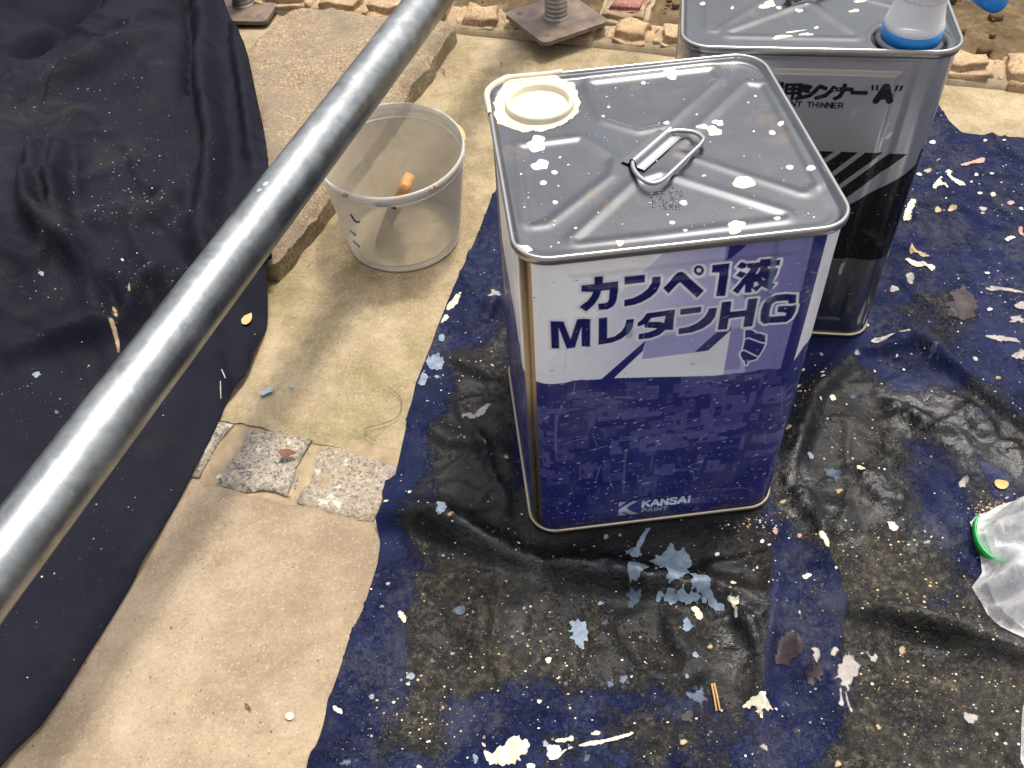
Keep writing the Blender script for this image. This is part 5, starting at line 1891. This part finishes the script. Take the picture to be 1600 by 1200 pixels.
splat(U_([(655, 255), (740, 235), (795, 215), (795, 250), (740, 250), (690, 262)]), 'pink_paint', 0.0007, 0.0006, 75)
splat(U_([(515, 380), (545, 335), (580, 325), (570, 350), (605, 365), (600, 388), (570, 360), (535, 392)]), 'cream_dry', 0.0009, 0.0008, 76)
splat(U_([(590, 290), (615, 282), (635, 300), (615, 315), (665, 350), (700, 375), (670, 382), (630, 345), (595, 312)]), 'cream_dry', 0.0008, 0.0008, 77)
splat(U_([(375, 765), (410, 757), (470, 790), (520, 780), (537, 805), (510, 825), (460, 808), (390, 782)]), 'cream_dry', 0.0010, 0.0005, 78)
splat(U_([(390, 710), (430, 703), (510, 735), (490, 742), (430, 742), (395, 735)]), 'tan_paint', 0.0006, 0.0007, 79)
splat(U_([(360, 560), (370, 520), (395, 470), (425, 450), (432, 480), (410, 500), (412, 555), (390, 565)]), 'cream_dry', 0.0009, 0.0008, 80)
splat(U_([(785, 900), (830, 893), (920, 912), (1000, 925), (1000, 940), (900, 928), (800, 918)]), 'grey_paint', 0.0008, 0.0006, 81)
splat(U_([(200, 1165), (240, 1158), (310, 1180), (300, 1198), (210, 1195)]), 'white_drop', 0.0008, 0.0008, 82)
splat(U_([(335, 1125), (390, 1120), (412, 1140), (400, 1165), (370, 1150)]), 'tan_paint', 0.0009, 0.0005, 83)
splat(U_([(595, 1000), (650, 880), (720, 900), (770, 960), (740, 1050), (640, 1090), (600, 1060)]), 'maroon', 0.0003, 0.0030, 84)
splat(U_([(960, 590), (990, 585), (1005, 635), (980, 620)]), 'pink_paint', 0.0009, 0.0005, 85)
splat(U_([(905, 455), (940, 445), (955, 460), (925, 472)]), 'pink_paint', 0.0006, 0.0005, 86)
splat(U_([(895, 640), (930, 620), (955, 632), (930, 655), (900, 655)]), 'cream_dry', 0.0008, 0.0008, 87)
splat(U_([(910, 1060), (960, 1045), (1000, 1060), (990, 1090), (930, 1085)]), 'grey_paint', 0.0007, 0.0015, 88)
splat(U_([(790, 1160), (870, 1150), (975, 1170), (970, 1188), (870, 1172), (795, 1172)]), 'grey_paint', 0.0008, 0.0008, 89)
for i, (a, b, r_, mt) in enumerate(((525, 140, 14, 'white_drop'), (497, 293, 20, 'tan_paint'), (622, 495, 22, 'tan_paint'), (785, 492, 20, 'grey_paint'), (780, 520, 14, 'grey_paint'), (432, 535, 14, 'white_drop'), (805, 830, 12, 'white_drop'), (820, 1012, 11, 'white_drop'), (752, 310, 10, 'white_drop'), (830, 310, 10, 'white_drop'), (797, 130, 9, 'white_drop'), (727, 345, 9, 'white_drop'), (985, 487, 12, 'white_drop'), (985, 1000, 35, 'grey_paint'), (400, 868, 30, 'grey_paint'), (550, 500, 22, 'tan_paint'), (453, 312, 14, 'white_drop'), (548, 242, 12, 'tan_paint'), (892, 143, 10, 'white_drop'), (830, 433, 14, 'cream_dry'), (770, 408, 12, 'white_drop'), (180, 1090, 12, 'white_drop'), (320, 915, 24, 'grey_paint'))):
    splat(U_(blob_poly(a, b, r_, r_ * 0.7, 0, 0.3, 14)), mt, 0.0007, 0, i)
for i, (a, b, r_, mt) in enumerate(((452, 828, 12, 'white_drop'), (500, 1193, 12, 'cream_dry'), (543, 1086, 8, 'white_drop'), (385, 908, 8, 'white_drop'), (356, 48, 16, 'cream_dry'), (945, 205, 7, 'white_drop'), (648, 690, 8, 'pale_blue'), (560, 725, 14, 'thin_blue'), (655, 165, 12, 'tan_paint'), (680, 498, 30, 'thin_blue'), (1075, 718, 12, 'cream_dry'), (1065, 1090, 16, 'pale_blue'), (1036, 913, 10, 'cream_dry'), (720, 1165, 7, 'white_drop'), (605, 928, 11, 'tan_paint'), (955, 590, 9, 'grey_paint'), (288, 885, 12, 'pale_blue'), (335, 490, 8, 'pale_blue'), (203, 722, 13, 'thin_blue'), (360, 375, 12, 'grey_paint'))):
    splat(O_(blob_poly(a, b, r_, r_ * 0.8, 0, 0.3, 14)), mt, 0.0007, 0, i + 40)
for i, (a, b, r_, mt) in enumerate(((402, 57, 12, 'pale_blue'), (470, 48, 8, 'pale_blue'), (375, 387, 12, 'pale_blue'), (432, 428, 11, 'thin_blue'), (398, 488, 20, 'thin_blue'), (120, 663, 14, 'cream_dry'), (592, 692, 8, 'white_drop'), (835, 670, 15, 'pale_blue'), (912, 612, 16, 'tan_paint'), (740, 760, 10, 'thin_blue'), (797, 765, 9, 'pale_blue'), (1058, 842, 12, 'thin_blue'), (780, 1078, 18, 'tan_paint'), (915, 1027, 9, 'thin_blue'), (75, 882, 10, 'cream_dry'), (100, 1075, 16, 'grey_paint'), (30, 1190, 18, 'cream_dry'), (305, 1150, 22, 'thin_blue'), (203, 785, 14, 'thin_blue'), (420, 785, 18, 'thin_blue'), (1167, 95, 11, 'white_drop'), (1202, 115, 9, 'white_drop'), (1145, 215, 7, 'white_drop'), (1235, 45, 15, 'pink_paint'), (1175, 1110, 20, 'grey_paint'), (800, 950, 35, 'maroon'), (950, 580, 9, 'grey_paint'), (528, 747, 7, 'white_drop'), (1105, 740, 22, 'maroon'))):
    splat(N_(blob_poly(a, b, r_, r_ * 0.85, 0, 0.3, 14)), mt, 0.0006, 0, i + 80)
for i, (a, b, r_, mt) in enumerate(((273, 335, 8, 'white_drop'), (555, 270, 8, 'white_drop'), (708, 260, 9, 'white_drop'), (305, 527, 6, 'white_drop'), (265, 442, 8, 'white_drop'), (665, 205, 6, 'white_drop'), (845, 1140, 9, 'cream_dry'), (820, 1175, 18, 'grey_paint'), (1190, 325, 14, 'tan_paint'), (80, 948, 14, 'tan_paint'), (32, 1115, 14, 'pink_paint'), (440, 400, 20, 'thin_blue'), (280, 180, 14, 'grey_paint'), (185, 258, 9, 'cream_dry'), (155, 355, 10, 'cream_dry'), (275, 298, 10, 'cream_dry'), (95, 600, 16, 'tan_paint'), (160, 1135, 12, 'pink_paint'))):
    splat(S_(blob_poly(a, b, r_, r_ * 0.8, 0, 0.3, 14)), mt, 0.0006, 0, i + 130)

# fine specks: too many to count
mats_s = ['white_drop', 'cream_dry', 'pale_blue', 'tan_paint', 'grey_paint']


def speck_mesh(name, P, R_, parent, mats, MI):
    n = len(P)
    ph = RNG.uniform(0, 6, n)
    el = RNG.uniform(0.5, 1.0, n)
    V = np.zeros((n, 7, 3))
    for a in range(6):
        V[:, a, 0] = P[:, 0] + R_ * np.cos(a * 1.047 + ph)
        V[:, a, 1] = P[:, 1] + R_ * el * np.sin(a * 1.047 + ph)
        V[:, a, 2] = P[:, 2] + 0.0002
    V[:, 6] = P + np.array([0, 0, 0.0004])
    b = np.arange(n) * 7
    F = np.concatenate([np.stack([b + a, b + (a + 1) % 6, b + 6], 1)[:, None] for a in range(6)], 1).reshape(-1, 3)
    o = mesh(name, V.reshape(-1, 3), F, MAT[mats[0]], parent, True, kind="stuff")
    for q in mats[1:]:
        o.data.materials.append(MAT[q])
    o.data.polygons.foreach_set("material_index", np.repeat(np.asarray(MI, np.int32), 6))
    return o


c = np.c_[RNG.uniform(-0.33, 0.75, 9000), RNG.uniform(-0.42, 0.5, 9000)]
c = c[inside(SHEET, c[:, 0], c[:, 1]) & (can_clear(c[:, 0], c[:, 1]) > 0.02) & (RNG.random(len(c)) < np.clip(0.42 + 1.5 * fbm(c[:, 0], c[:, 1], 9, 3, 17), 0.06, 1))][:3000]
speck_mesh("paint_specks", np.c_[c, sheet_z(c[:, 0], c[:, 1])], 0.0003 + 0.0011 * RNG.random(len(c)) ** 6, sheet, mats_s, RNG.choice(5, len(c), p=[.28, .22, .2, .2, .1]))

# crumbs of dried paint and grit piled in places on the sheet
tet = np.array([(1, 0, -.3), (-.5, .87, -.3), (-.5, -.87, -.3), (0, 0, .9)])
cr_ = ((1195, 812, 26, 70), (1130, 800, 30, 30), (1545, 795, 22, 90), (1370, 850, 40, 60), (1450, 930, 60, 60), (1240, 620, 16, 40), (1350, 690, 30, 30), (820, 990, 90, 160), (1430, 1080, 110, 160), (660, 1120, 40, 60))
px = np.vstack([np.c_[a + RNG.normal(size=n_) * s_, b + RNG.normal(size=n_) * s_ * 0.6] for a, b, s_, n_ in cr_])
P = unp(px)
P = P[inside(SHEET, P[:, 0], P[:, 1]) & (can_clear(P[:, 0], P[:, 1]) > 0.01)]
P[:, 2] = sheet_z(P[:, 0], P[:, 1]) + 0.0002
speck_mesh("paint_crumbs", P, 0.0004 + 0.0011 * RNG.random(len(P)) ** 3, sheet, ['tan_paint', 'cream_dry', 'straw'], RNG.choice(3, len(P), p=[.6, .2, .2]))

# ------------------------------------------------------------------ dark tarpaulin on the left
EDGE_HI = [(345, -20), (353, 10), (370, 45), (387, 80), (400, 147), (413, 207), (419, 263), (424, 330), (424, 395)]
EDGE_LO = [(424, 425), (422, 450), (419, 475), (412, 510), (400, 540), (381, 585), (366, 603), (348, 622), (341, 644), (308, 710), (286, 754), (253, 812), (200, 907), (140, 1003), (63, 1123), (48, 1139), (0, 1187)]
TARP = np.vstack([unp(EDGE_HI, 0.058)[:, :2], unp(EDGE_LO, 0.012)[:, :2], [(-0.64, -0.40), (-0.85, -0.55), (-1.5, -0.3), (-1.7, 0.6), (-1.5, 1.5), (-0.9, 1.55), (-0.62, 1.35)]])
TARP = smooth_poly(TARP, 1)
HI = lambda q: unp(q, 0.06)[:, :2]
FOLDS = [  # polyline, height (negative = crease), half width
    (HI([(318, -10), (318, 90), (322, 170), (335, 240), (330, 290), (320, 345), (318, 400)]), 0.027, 0.020),
    (HI([(292, -10), (293, 120), (303, 200), (306, 250), (300, 262)]), -0.026, 0.012),
    (HI([(365, 50), (380, 140), (390, 210), (395, 260)]), 0.017, 0.015),
    (HI([(350, 20), (362, 100), (372, 180), (378, 220)]), -0.010, 0.010),
    (HI([(-20, 110), (60, 70), (130, 20), (170, -20)]), -0.030, 0.035),
    (HI([(-10, 50), (60, 10), (100, -20)]), 0.030, 0.040),
    (HI([(70, 150), (150, 120), (230, 60)]), 0.022, 0.030),
    (HI([(48, 190), (80, 150), (108, 110)]), -0.008, 0.009),
    (HI([(150, 60), (195, 42)]), -0.008, 0.010),
    (HI([(60, 245), (52, 285), (60, 350), (110, 400), (150, 420)]), 0.022, 0.014),
    (HI([(50, 265), (50, 300)]), -0.010, 0.012),
    (HI([(95, 235), (92, 290), (100, 350), (130, 400)]), 0.020, 0.013),
    (HI([(116, 235), (112, 280), (125, 350)]), -0.010, 0.012),
    (HI([(0, 440), (60, 415), (100, 395)]), -0.008, 0.010),
    (HI([(170, 345), (250, 330), (300, 265)]), 0.016, 0.024),
    (HI([(175, 470), (160, 430), (140, 400)]), -0.012, 0.010),
    (HI([(0, 515), (90, 490), (175, 470)]), 0.013, 0.014),
    (HI([(180, 470), (215, 440), (260, 410)]), 0.018, 0.014),
    (HI([(195, 500), (200, 530), (195, 560)]), -0.006, 0.008),
    (HI([(360, 560), (385, 520), (392, 470)]), 0.006, 0.014),
    (HI([(345, 610), (350, 560), (335, 500)]), 0.005, 0.010),
    (HI([(120, 860), (170, 830), (240, 800)]), 0.003, 0.014),
    (HI([(0, 1150), (40, 1130), (70, 1120)]), -0.004, 0.010),
    (HI([(0, 700), (100, 640), (200, 640)]), 0.004, 0.030),
]
SLAB_IN = slab_poly


def tarp_z(x, y, sd):
    d = segdist(SLAB_IN, x, y)
    s = np.where(inside(SLAB_IN, x, y), d, -d)
    over = sstep(-0.045, 0.004, s)
    over = np.maximum(over, sstep(0.20, 0.34, y - 0.15 * (x + 0.4)))
    z = 0.008 + 0.046 * over
    z = z + 0.03 * sstep(0.45, 1.1, y) * sstep(-0.45, -0.9, x) + 0.012 * sstep(-0.5, -0.75, x)
    h = np.zeros(np.shape(x))
    for pts, hh, wd in FOLDS:
        dd, _, _, t = segdist(pts, x, y, False, True)
        prof_ = np.exp(-(dd / (0.9 * wd)) ** 2) if hh > 0 else np.exp(-dd / (0.75 * wd))
        h = h + 1.7 * hh * prof_ * (0.4 + 0.6 * np.sin(np.clip(t, 0.02, 0.98) * math.pi))
    far = sstep(0.05, 0.35, y)
    h = h + (0.004 + 0.010 * far) * fbm(x, y, 7, 3, 71) + (0.0008 + 0.0022 * far) * fbm(x * 1.5 + y * .6, y, 17, 3, 73)
    h = h + far * (0.020 * np.maximum(0, 0.4 - np.abs(fbm(x * 1.3 + y * 0.4, y * 0.8, 5, 2, 79)) * 2.2) + 0.010 * np.maximum(0, 0.4 - np.abs(fbm(x + 0.5 * y, y - .3 * x, 10, 2, 83)) * 2.6)) + 0.004 * np.maximum(0, 0.4 - np.abs(fbm(x * .8 + y, y * 0.7, 7, 2, 85)) * 3)
    z = z + h
    edge_ = sstep(0.0, 0.025, sd)
    z = z - 0.004 * (1 - edge_) * (1 - over)
    return np.maximum(z, 0.0035 + 0.049 * sstep(-0.004, 0.004, s))


tarp_c = Cache(lambda x, y: tarp_z(x, y, np.full(np.shape(x), 0.05)), (-1.0, -0.45), (-0.30, 1.25), 0.004)
tarp, TV, tsd = patch("tarpaulin", TARP, 0.005, tarp_z, MAT['tarp'])
tag(tarp, "crumpled dark navy tarpaulin with dust and grit, draped over the ground below the scaffold tube", "tarpaulin")
x, y = TV[:, 0], TV[:, 1]
dust = 0.25 + 0.55 * fbm(x, y, 5, 3, 81)
for p_, k_, s_ in (((200, 300), 0.7, 0.10), ((90, 130), 0.6, 0.12), ((230, 450), 1.2, 0.035), ((150, 150), 0.5, 0.12), ((60, 400), .4, .08)):
    g_ = unp([p_], 0.05)[0]
    dust = dust + k_ * np.exp(-((x - g_[0]) ** 2 + (y - g_[1]) ** 2) / s_ ** 2)
attr(tarp, "dust", np.clip(dust, 0.02, 1.3))
sol = tarp.modifiers.new("thickness", 'SOLIDIFY')
sol.thickness = 0.0012
sol.offset = -1


def on_tarp(px):
    one = np.ndim(px) == 1
    px = np.atleast_2d(np.asarray(px, float))
    z = np.full(len(px), 0.05)
    for _ in range(6):
        d = rays(px)
        p = CC + d * ((z - CC[2]) / d[:, 2])[:, None]
        z = tarp_c(p[:, 0], p[:, 1])
    p[:, 2] = z
    return p[0] if one else p


def tarp_splat(poly_px, mat, th=0.0008, name="paint_splat", amp=0.0005, seed=0):
    g = on_tarp(poly_px)[:, :2]
    g = rough_poly(smooth_poly(g, 1), amp, 0.0015, seed)
    g = g[inside(TARP, g[:, 0], g[:, 1])]
    if len(g) > 4:
        o, v, sd = patch(name, grow(g, 0.001), 0.0015, lambda x, y, sd: tarp_c(x, y) + 0.0006 + 0.5 * th * sstep(-0.0004, 0.002, sd), MAT['s_' + mat], tarp)
        attr(o, "edge", (sd - 0.001) / 0.0016)


W_ = lambda q: crop(q, 0, 380, 2.728)
tarp_splat(W_([(475, 270), (490, 265), (510, 320), (535, 335), (525, 380), (515, 480), (495, 470), (505, 400), (485, 385), (500, 330), (480, 300)]), 'tan_paint', 0.0012, "mud_smear", 0.0012, 4)
tarp_splat(W_([(620, 215), (700, 195), (720, 210), (660, 235)]), 'tan_paint', 0.0005, "mud_smear", 0.0025, 5)
tarp_splat(W_([(590, 285), (610, 285), (625, 335), (610, 340)]), 'tan_paint', 0.0006, "mud_smear", 0.001, 6)
for a, b, r_, mt in ((155, 562, 17, 'pale_blue'), (178, 130, 15, 'pale_blue'), (243, 722, 11, 'thin_blue'), (522, 70, 5, 'white_drop'), (115, 830, 6, 'white_drop'), (283, 120, 6, 'tan_paint'), (380, 525, 9, 'tan_paint'), (525, 985, 6, 'white_drop')):
    tarp_splat(W_(blob_poly(a, b, r_, r_ * .75, .3, .3, 12)), mt, 0.0006, "paint_splat", 0.0002, 3)
for q, wd in (([(945, 540), (962, 578)], 0.0007), ([(940, 590), (942, 665)], 0.0006)):
    P = on_tarp(W_(q))
    tube("scratch_line", [(p[0], p[1], p[2] + 0.0007) for p in P], wd, MAT['grey_paint'], tarp, 6)
# grit on the tarpaulin
cl = [(190, 260, 60, 60, 170), (215, 320, 30, 18, 120), (60, 140, 40, 35, 90), (180, 90, 40, 40, 70), (110, 430, 60, 30, 70), (200, 560, 130, 90, 80), (250, 800, 120, 100, 35), (330, 300, 30, 60, 50), (80, 900, 80, 100, 50), (100, 350, 60, 30, 70), (230, 450, 25, 15, 80), (70, 600, 40, 30, 50)]
px = np.vstack([np.c_[cx + RNG.normal(size=n_) * sx_, cy + RNG.normal(size=n_) * sy_] for cx, cy, sx_, sy_, n_ in cl])
px = px[(px[:, 0] > -40) & (px[:, 1] > -40)]
P = on_tarp(px)
P = P[inside(TARP, P[:, 0], P[:, 1])]
speck_mesh("grit", P + np.array([0, 0, 0.0002]), 0.00025 + 0.0009 * RNG.random(len(P)) ** 5, tarp, ['white_drop', 'tan_paint', 'pale_blue'], RNG.choice(3, len(P), p=[.35, .5, .15]))

# ------------------------------------------------------------------ plastic bag and the green piece in it
gq = unp([(1560, 880)], 0.02)[0]
bag_c = np.array([gq[0] + 0.045, gq[1] - 0.005, 0.0])
bag = thing("plastic_bag", "crumpled clear plastic bag lying on the black-stained sheet", "plastic bag", tuple(bag_c))
outl_px = [(1512, 822), (1525, 808), (1560, 790), (1600, 778), (1660, 770), (1740, 800), (1780, 900), (1750, 1010), (1680, 1060), (1600, 1012), (1560, 980), (1538, 955), (1518, 918), (1535, 895), (1530, 865), (1518, 845)]
bp = unp(outl_px, 0.006)[:, :2] - bag_c[:2]


def bag_h(x, y, sd):
    n1 = fbm(x, y, 13, 3, 201)
    n2 = np.abs(fbm(x, y, 22, 2, 203))
    n3 = np.abs(fbm(x * 1.4 - y * .5, y * .7 + x * .4, 40, 2, 205))
    return sstep(0, 0.038, sd) * (0.040 + 0.018 * n1) + sstep(0, 0.012, sd) * (0.034 * n2 - 0.020 * n3 + 0.004)


BG = lambda x, y: sheet_z(x + bag_c[0], y + bag_c[1])
patch("film", bp, 0.0024, lambda x, y, sd: BG(x, y) + 0.003 + np.maximum(0, bag_h(x, y, sd)), MAT['film'], bag, True)
patch("film_fold", bp * np.array([.86, .82]) + np.array([0.004, 0.002]), 0.0045, lambda x, y, sd: BG(x, y) + 0.002 + 0.72 * np.maximum(0, bag_h(x * 1.1 + .03, y * 1.1, sd)), MAT['film'], bag, True)
bp2 = unp([(1594, 1140), (1597, 1105), (1608, 1085), (1650, 1030), (1690, 1010), (1720, 1080), (1700, 1240), (1608, 1260), (1593, 1190)], 0.004)[:, :2] - bag_c[:2]
patch("film_tail", bp2, 0.0035, lambda x, y, sd: BG(x, y) + 0.002 + sstep(0, .02, sd) * (0.012 + .012 * np.abs(fbm(x, y, 40, 3, 8))), MAT['film'], bag, True)
# green curved strip in the bag
g0 = unp([(1556, 846)], 0.012)[0]
V = []
arc = np.linspace(math.radians(115), math.radians(262), 26)
for a in arc:
    k_ = 1 + 0.12 * math.sin(a * 1.7)
    for r_, z_ in ((0.0190, 0.0), (0.0215, 0.0), (0.0220, 0.016), (0.0195, 0.016)):
        V.append((r_ * k_ * math.cos(a), r_ * k_ * math.sin(a) * 1.15, z_))
F = [(i * 4 + k, (i + 1) * 4 + k, (i + 1) * 4 + (k + 1) % 4, i * 4 + (k + 1) % 4) for i in range(25) for k in range(4)] + [(3, 2, 1, 0), (100, 101, 102, 103)]
gp = tag(mesh("plastic_strip", V, F, MAT['green'], None, True), "curved bright green plastic strip inside the clear plastic bag", "plastic strip")
gp.location = (g0[0] + 0.001, g0[1] + 0.004, 0.0065)
gp.rotation_euler = (0.12, -0.10, 0)

# ------------------------------------------------------------------ small things lying about


def flat_bit(name, poly_px, mat, z0, label, cat, th=0.0010, curl=0.002, group=None, zf=None):
    g = unp(poly_px, z0)[:, :2]
    g = smooth_poly(g, 2)
    c = g.mean(0)
    ext = (g.max(0) - g.min(0)).max()

    def zz(x, y, sd):
        b = zf(x, y) if zf else z0
        return b + th + curl * ((x - c[0]) ** 2 + (y - c[1]) ** 2) / (ext / 2) ** 2
    v, f, sd = patch_geom(g, ext / 14, zz)
    v = v - np.array([c[0], c[1], 0])
    o = mesh(name, v, f, MAT[mat])
    o.location = (c[0], c[1], 0)
    s_ = o.modifiers.new("thickness", 'SOLIDIFY')
    s_.thickness = 0.0004
    return tag(o, label, cat, group)


SE = lambda q: crop(q, 240, 600, 3.0)
flat_bit("leaf", SE([(588, 325), (605, 310), (640, 307), (660, 320), (672, 326), (660, 332), (625, 343), (600, 345)]), 'leaf', 0.008, "small rusty brown leaf lying on a granite sett", "leaf", 0.001, 0.0015)
flat_bit("paint_chip", SE([(502, 45), (530, 35), (545, 22), (568, 25), (565, 42), (535, 50), (520, 62), (505, 60)]), 'pale_blue', 0.0, "pale blue paint flake on the mossy concrete path", "paint flake", 0.003, 0.0005)
flat_bit("paint_chip", SE([(640, 15), (658, 10), (660, 22), (645, 25)]), 'pale_blue', 0.0, "tiny pale blue paint flake on the path near the bucket", "paint flake", 0.003, 0.0003)
for i, (q, lb) in enumerate(((SE([(570, 5), (574, 5)]), ''),)):
    pass
on = on_tarp((385, 497))
flat_bit("wood_chip", [(377, 500), (382, 488), (391, 486), (395, 494), (392, 504), (384, 509), (378, 507)], 'orange_chip', on[2], "orange yellow chip on the dark tarpaulin beside the scaffold tube", "chip", 0.0012, 0.0005)
o1 = unp([(1563, 759)], 0.01)[0]
flat_bit("dry_petal", crop([(1172, 845), (1200, 838), (1240, 850), (1252, 870), (1225, 885), (1190, 870)], 1200, 500, 3.333), 'orange_chip', 0.006, "pale orange petal on the navy sheet above the plastic bag", "petal", 0.0016, 0.001, zf=lambda x, y: np.maximum(sheet_z(x, y), 0.004))
for i, (a, b) in enumerate((((920, 790), (945, 922)), ((932, 788), (962, 920)))):
    P = unp(N_([a, ((a[0] + b[0]) / 2 + 3, (a[1] + b[1]) / 2), b]), 0.004)
    z = sheet_z(P[:, 0], P[:, 1]) + 0.0018
    c = P.mean(0)
    o = tube("straw", np.c_[P[:, 0] - c[0], P[:, 1] - c[1], z], 0.0009, MAT['straw'], None, 8)
    o.location = (c[0], c[1], 0)
    tag(o, ("dry straw with a blunt end beside its twin on the black paint", "second dry straw, the one closer to the cream splash on the sheet")[i], "straw", "dry straws on the sheet")
hp = smooth_poly(unp(crop([(1100, 20), (1150, 50), (1165, 90), (1160, 140), (1120, 175), (1060, 195), (1000, 205), (988, 225), (1000, 250), (1040, 270)], 240, 600, 3.0), 0.002), 3, False)
c = hp.mean(0)
hz = np.full(len(hp), 0.0034)
o = tube("thread", np.c_[hp[:, 0] - c[0], hp[:, 1] - c[1], hz], 0.00035, MAT['hair'], None, 6)
o.location = (c[0], c[1], 0)
tag(o, "thin curling dark thread on the mossy concrete beside the drop sheet", "thread")
o = flat_bit("paint_spot", blob_poly(453, 1120, 7, 6.5, 0, .1, 14), 'cream_dry', 0.0, "round cream paint spot on the sandy concrete", "paint spot", 0.0022, -0.0006)
flat_bit("dry_leaf_bit", crop([(1148, 905), (1165, 905), (1180, 925), (1182, 935), (1160, 925)], 0, 800, 3), 'leaf', 0.0, "tiny brown leaf scrap on the sandy concrete", "leaf scrap", 0.0026, 0.001)
flat_bit("dry_twig_bit", crop([(350, 420), (365, 432), (352, 442), (345, 432)], 700, 0, 4.21), 'hair', 0.0, "small dark scrap on the path behind the printed tin", "scrap", 0.003, 0.001)
flat_bit("dry_twig_bit", crop([(1020, 880), (1060, 878), (1098, 925), (1080, 938), (1060, 895)], 560, 0, 8), 'leaf', 0.0, "small curled brown scrap on the path beside the stone slab", "scrap", 0.003, 0.001)

# loose sand grains and grit on the concrete
VV, FF, MI = [], [], []
k = 0
while k < 1500:
    c = np.array([RNG.uniform(-0.62, 0.1), RNG.uniform(-0.35, 0.8)])
    if inside(SHEET, c[0], c[1]) or inside(TARP, c[0], c[1]) or inside(slab_poly, c[0], c[1]):
        continue
    k += 1
    r_ = 0.0003 + 0.0010 * RNG.random() ** 5
    a = RNG.uniform(0, 6.28)
    b = len(VV)
    M = np.array([[math.cos(a), -math.sin(a), 0], [math.sin(a), math.cos(a), 0], [0, 0, 1]])
    for v_ in (tet * RNG.uniform(.6, 1.3, (4, 3))) @ M.T:
        VV.append((c[0] + v_[0] * r_, c[1] + v_[1] * r_, 0.0012 + max(0, v_[2]) * r_))
    FF += [(b, b + 1, b + 3), (b + 1, b + 2, b + 3), (b + 2, b, b + 3)]
    MI += [int(RNG.choice(2, p=[.45, .55]))] * 3
g_o = mesh("sand_grit", VV, FF, MAT['hair'], None, False, kind="stuff")
g_o.data.materials.append(MAT['mortar'])
g_o.data.polygons.foreach_set("material_index", MI)
tag(g_o, "loose grains of sand and grit scattered on the concrete", "grit")
# pebbles and clods in the soil
VV, FF = [], []
for k in range(500):
    s_ = RNG.uniform(-1.2, 1.6)
    t_ = T_EDGE + 0.10 + RNG.random() ** 1.5 * 0.9
    p = rowpt(s_, t_)
    r_ = 0.002 + 0.010 * RNG.random() ** 3
    V, Fc = bevel_box(2 * r_, 1.6 * r_, 1.3 * r_, r_ * .3, r_ * .4, 1, k)
    b = len(VV)
    for v_ in V:
        VV.append((p[0] + v_[0], p[1] + v_[1], 0.002 + v_[2]))
    FF += [tuple(i + b for i in f_) for f_ in Fc]
o = mesh("soil_clods", VV, FF, MAT['soil'], None, True, kind="stuff")
tag(o, "clods and pebbles scattered over the brown soil behind the border", "pebbles")
